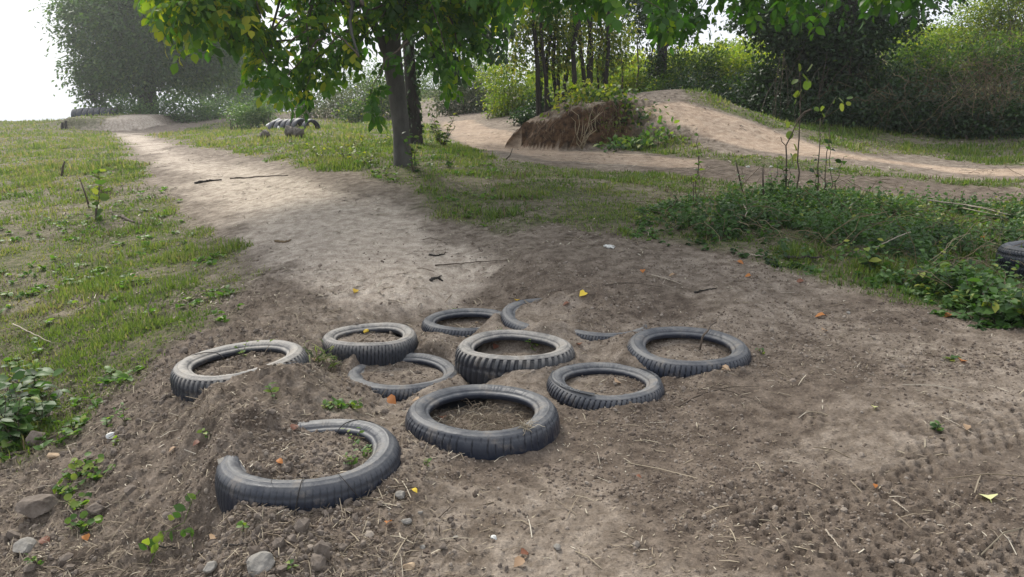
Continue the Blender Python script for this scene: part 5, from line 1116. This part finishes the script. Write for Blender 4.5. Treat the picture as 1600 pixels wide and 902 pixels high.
c_ = [P(1228, 300, Ys), P(1229, 245, Ys), P(1228, 228, Ys), P(1238, 208, Ys - .02), P(1246, 190, Ys - .02), P(1256, 178, Ys)]
st.tube(np.array(c_), np.linspace(.008, .004, 6), 6); st.tube(np.array([P(1228, 228, Ys), P(1222, 222, Ys), P(1220, 214, Ys)]), .004, 5); st.tube(np.array([P(1244, 190, Ys), P(1258, 175, Ys), P(1268, 171, Ys)]), .009, 6)
st.build('stem', M['twig'], e); lv.build('foliage', M['sapleaf'], e)
e = empty('sapling', p + [.28, .05, 0], 'second sapling right of the tall one, three round yellow leaves at its side', 'sapling'); st, lv = MB(), MB(); e.location = P(1285, 318, Ys)
st.tube(curve_pts(P(1276, 330, Ys), P(1282, 185, Ys), 10, .0, .006), np.linspace(.008, .003, 10), 6); st.tube(curve_pts(P(1281, 200, Ys), P(1308, 150, Ys), 6, .05, .01), .0025, 5); st.tube(curve_pts(P(1285, 330, Ys), P(1296, 200, Ys), 8, 0, .01), np.linspace(.006, .003, 8), 6)
for a in [(1310, 153, 8, 8, .095, .75), (1313, 162, 4, 14, .095, .9), (1322, 163, 12, -2, .095, .85), (1304, 155, -4, 10, .06, .5), (1325, 155, 8, -5, .07, .3), (1282, 172, 8, -6, .10, .7), (1284, 176, 6, 12, .10, .6), (1280, 170, -8, 2, .08, .5)]: lf(*a)
st.build('stem', M['twig'], e); lv.build('foliage', M['sapleaf'], e)
for px_, py_, h, n_l, lab, sz, mt in [(1278, 325, .55, 30, 'bushy dark leaved shoot between the two saplings', .07, 'weed'), (1300, 322, .75, 34, 'grey green leafy shoot right of the saplings', .06, 'weed'), (1228, 322, .5, 26, 'leafy shoot left of the tall sapling', .065, 'weed'), (1205, 320, .38, 18, 'short leafy stem left of the saplings', .06, 'weed')]:
    plant(px_, py_, h, lab, n_l, mt, L_OV, sz, 'shoot', 'shoot', 2, .12, .005, 'shoots among the saplings', rise=.3)
plant(1084, 322, .62, 'thin two-stemmed sapling with leaves only near its top', 20, 'sprout', L_OV, .06, 'sapling', 'sapling', 2, .05, .006, rise=.4)
for pts, lab in [([(1160, 300), (1152, 262), (1149, 250)], 'bent dead stem sticking out of the left weeds'), ([(1194, 318), (1192, 280), (1192, 263)], 'upright dead stem right of the bent one'), ([(1292, 315), (1290, 290), (1288, 278)], 'short dead stem right of the saplings'), ([(790, 250), (797, 243), (801, 232)], 'single dead stalk on the verge left of the raw earth bank')]:
    g = at(*pts[0]); q = [g] + [P(a, b, g[1]) for a, b in pts[1:]]; mb = MB(); mb.tube(np.array(q), [.010, .008, .005], 6); o = mb.build('dead_stem', M['twig'], origin=g); tag(o, lab, 'dead stem', 'dead stems standing in the weeds')
# small yellow leaved plants in the left grass
plant(150, 345, .42, 'small yellow leaved sapling in the left grass', 12, 'sapleaf', L_RND, .10, 'sapling', 'sapling', 2, .3, .008, rise=.5)
plant(160, 300, .40, 'second yellow leaved sapling behind the first in the left grass', 12, 'sapleaf', L_RND, .10, 'sapling', 'sapling', 1, .15, .007, rise=.5)
g = at(97, 275); mb = MB(); mb.tube(np.array([g, P(98, 262, g[1]), P(101, 252, g[1])]), [.02, .015, .01], 6); o = mb.build('dead_stem', M['twig'], origin=g); tag(o, 'dark dead stem standing in the left grass', 'dead stem')
g = at(140, 325); mb = MB(); mb.tube(np.array([g, P(132, 300, g[1]), P(124, 278, g[1])]), [.012, .009, .005], 6); o = mb.build('dead_stem', M['twig'], origin=g); tag(o, 'thin leaning dead stem beside the yellow leaved saplings', 'dead stem')
# shoots at the foot of the two trunks
plant(692, 232, .50, 'brownish green shoot bush at the foot of the dark trunk', 90, 'hedge', L_OV, .10, 'shoot_bush', 'bush', 12, .45, .006, rise=.1)
plant(646, 268, .42, 'grey green climbing sprig at the foot of the smooth grey trunk', 46, 'weed', L_OV, .065, 'sprig', 'sprig', 5, .3, .004)
plant(700, 262, .20, 'low leafy tuft right of the smooth grey trunk', 30, 'weed', L_OV, .06, 'leafy_tuft', 'weed', 6, .9, .003)
for k, (px_, py_) in enumerate([(560, 232), (540, 250), (500, 248), (598, 228), (575, 258)]):
    plant(px_, py_, .18, ['yellow flowered weed left of the grey trunk', 'yellow green weed near the track edge', 'yellow green weed at the left of the verge', 'yellow weed close to the grey trunk', 'pale weed at the foot of the verge'][k], 40, 'yellow', L_OV, .05, 'verge_weed', 'weed', 8, .9, .003, 'yellow weeds on the verge by the trunks')
# roots and grass tufts hanging over the raw earth face, small bare shrub in front of it
mb = MB()
for _ in range(130):
    x = rng.uniform(.35, 1.9); yy = rng.uniform(11.55, 12.5); z = float(gz(x, yy)); 
    if z < .85: continue
    p = np.array([x, yy, z + .02]); d = np.array([rng.normal() * .09, -rng.uniform(.08, .35), -rng.uniform(.02, .4)]); mb.tube(curve_pts(p, p + d, 5, .12, .06), .0035, 3, rng.random() * .6, cap=False)
o = mb.build('hanging_roots', M['dry'], origin=(1.1, 12, 1)); tag(o, 'dead grass and roots hanging over the raw earth bank', 'roots', kind='stuff')
for k, (px_, Y, h, nn, lab, mt) in enumerate([(893, 12.6, .35, 70, 'yellow green shrub on top of the raw earth bank', 'yellow'), (925, 12.5, .25, 60, 'leafy tuft on the right of the raw earth bank top', 'yellow'), (945, 12.2, .18, 50, 'low green tuft at the upper end of the ramp side', 'hedge'), (985, 11.9, .16, 50, 'green tuft half way down the ramp side', 'hedge'), (1005, 11.3, .16, 60, 'bright grass tuft on the ramp side', 'sprout'), (975, 11.2, .14, 40, 'dark green tuft low on the ramp side', 'weed')]):
    g = gbase(px_, Y); e = empty('bank_tuft', g, lab, 'tuft', 'tufts on the earth bank'); lv = MB(); T_ = g + rng.normal(size=(nn * 3, 3)) * [.22, .14, .03]; T_[:, 2] = gz(T_[:, 0], T_[:, 1]) + rng.random(nn * 3) * h
    put_leaves(lv, T_, rdir(nn * 3, .6), np.tile([0, -.3, 1.], (nn * 3, 1)), .085, L_NAR, None); lv.build('foliage', M[mt], e)
    st = MB()
    for q in T_[::30]: st = MB(); st.tube(np.array([[q[0], q[1], float(gz(q[0], q[1])) - .02], q]), .004, 3); st.build('stem', M['twig'], e)
g = gbase(908, 11.5); mb = MB()
for _ in range(9): mb.tube(curve_pts(g + [0, 0, .02], g + [rng.normal() * .16, rng.normal() * .08, rng.uniform(.35, .75)], 7, .03, .04), np.linspace(.008, .003, 7), 4, rng.uniform(.6, 1))
o = mb.build('dry_shrub', M['dry'], origin=g); tag(o, 'small bare pale shrub in front of the raw earth bank', 'dry shrub')

# dead stalks woven through the weed bank
mb = MB()
for _ in range(520):
    x = rng.uniform(1.1, 6); y = rng.uniform(4, 7.8)
    if float(poly_sd(np.array([x]), np.array([y]), WEED)[0]) < .02: continue
    z = float(gz(x, y)); a = rng.uniform(0, 6.28); l = rng.uniform(.12, .45); p = np.array([x, y, z + rng.uniform(.0, .15)]); up = rng.uniform(0, .9)
    mb.tube(curve_pts(p, p + np.array([math.cos(a) * l, math.sin(a) * l * .6, up * l]), 6, .12, .04), .0022, 3, rng.uniform(.1, .9), cap=False)
o = mb.build('dead_stalks', M['dry'], origin=(3, 5.5, .3)); tag(o, 'dead brown stalks woven through the weed bank', 'stalks', kind='stuff')
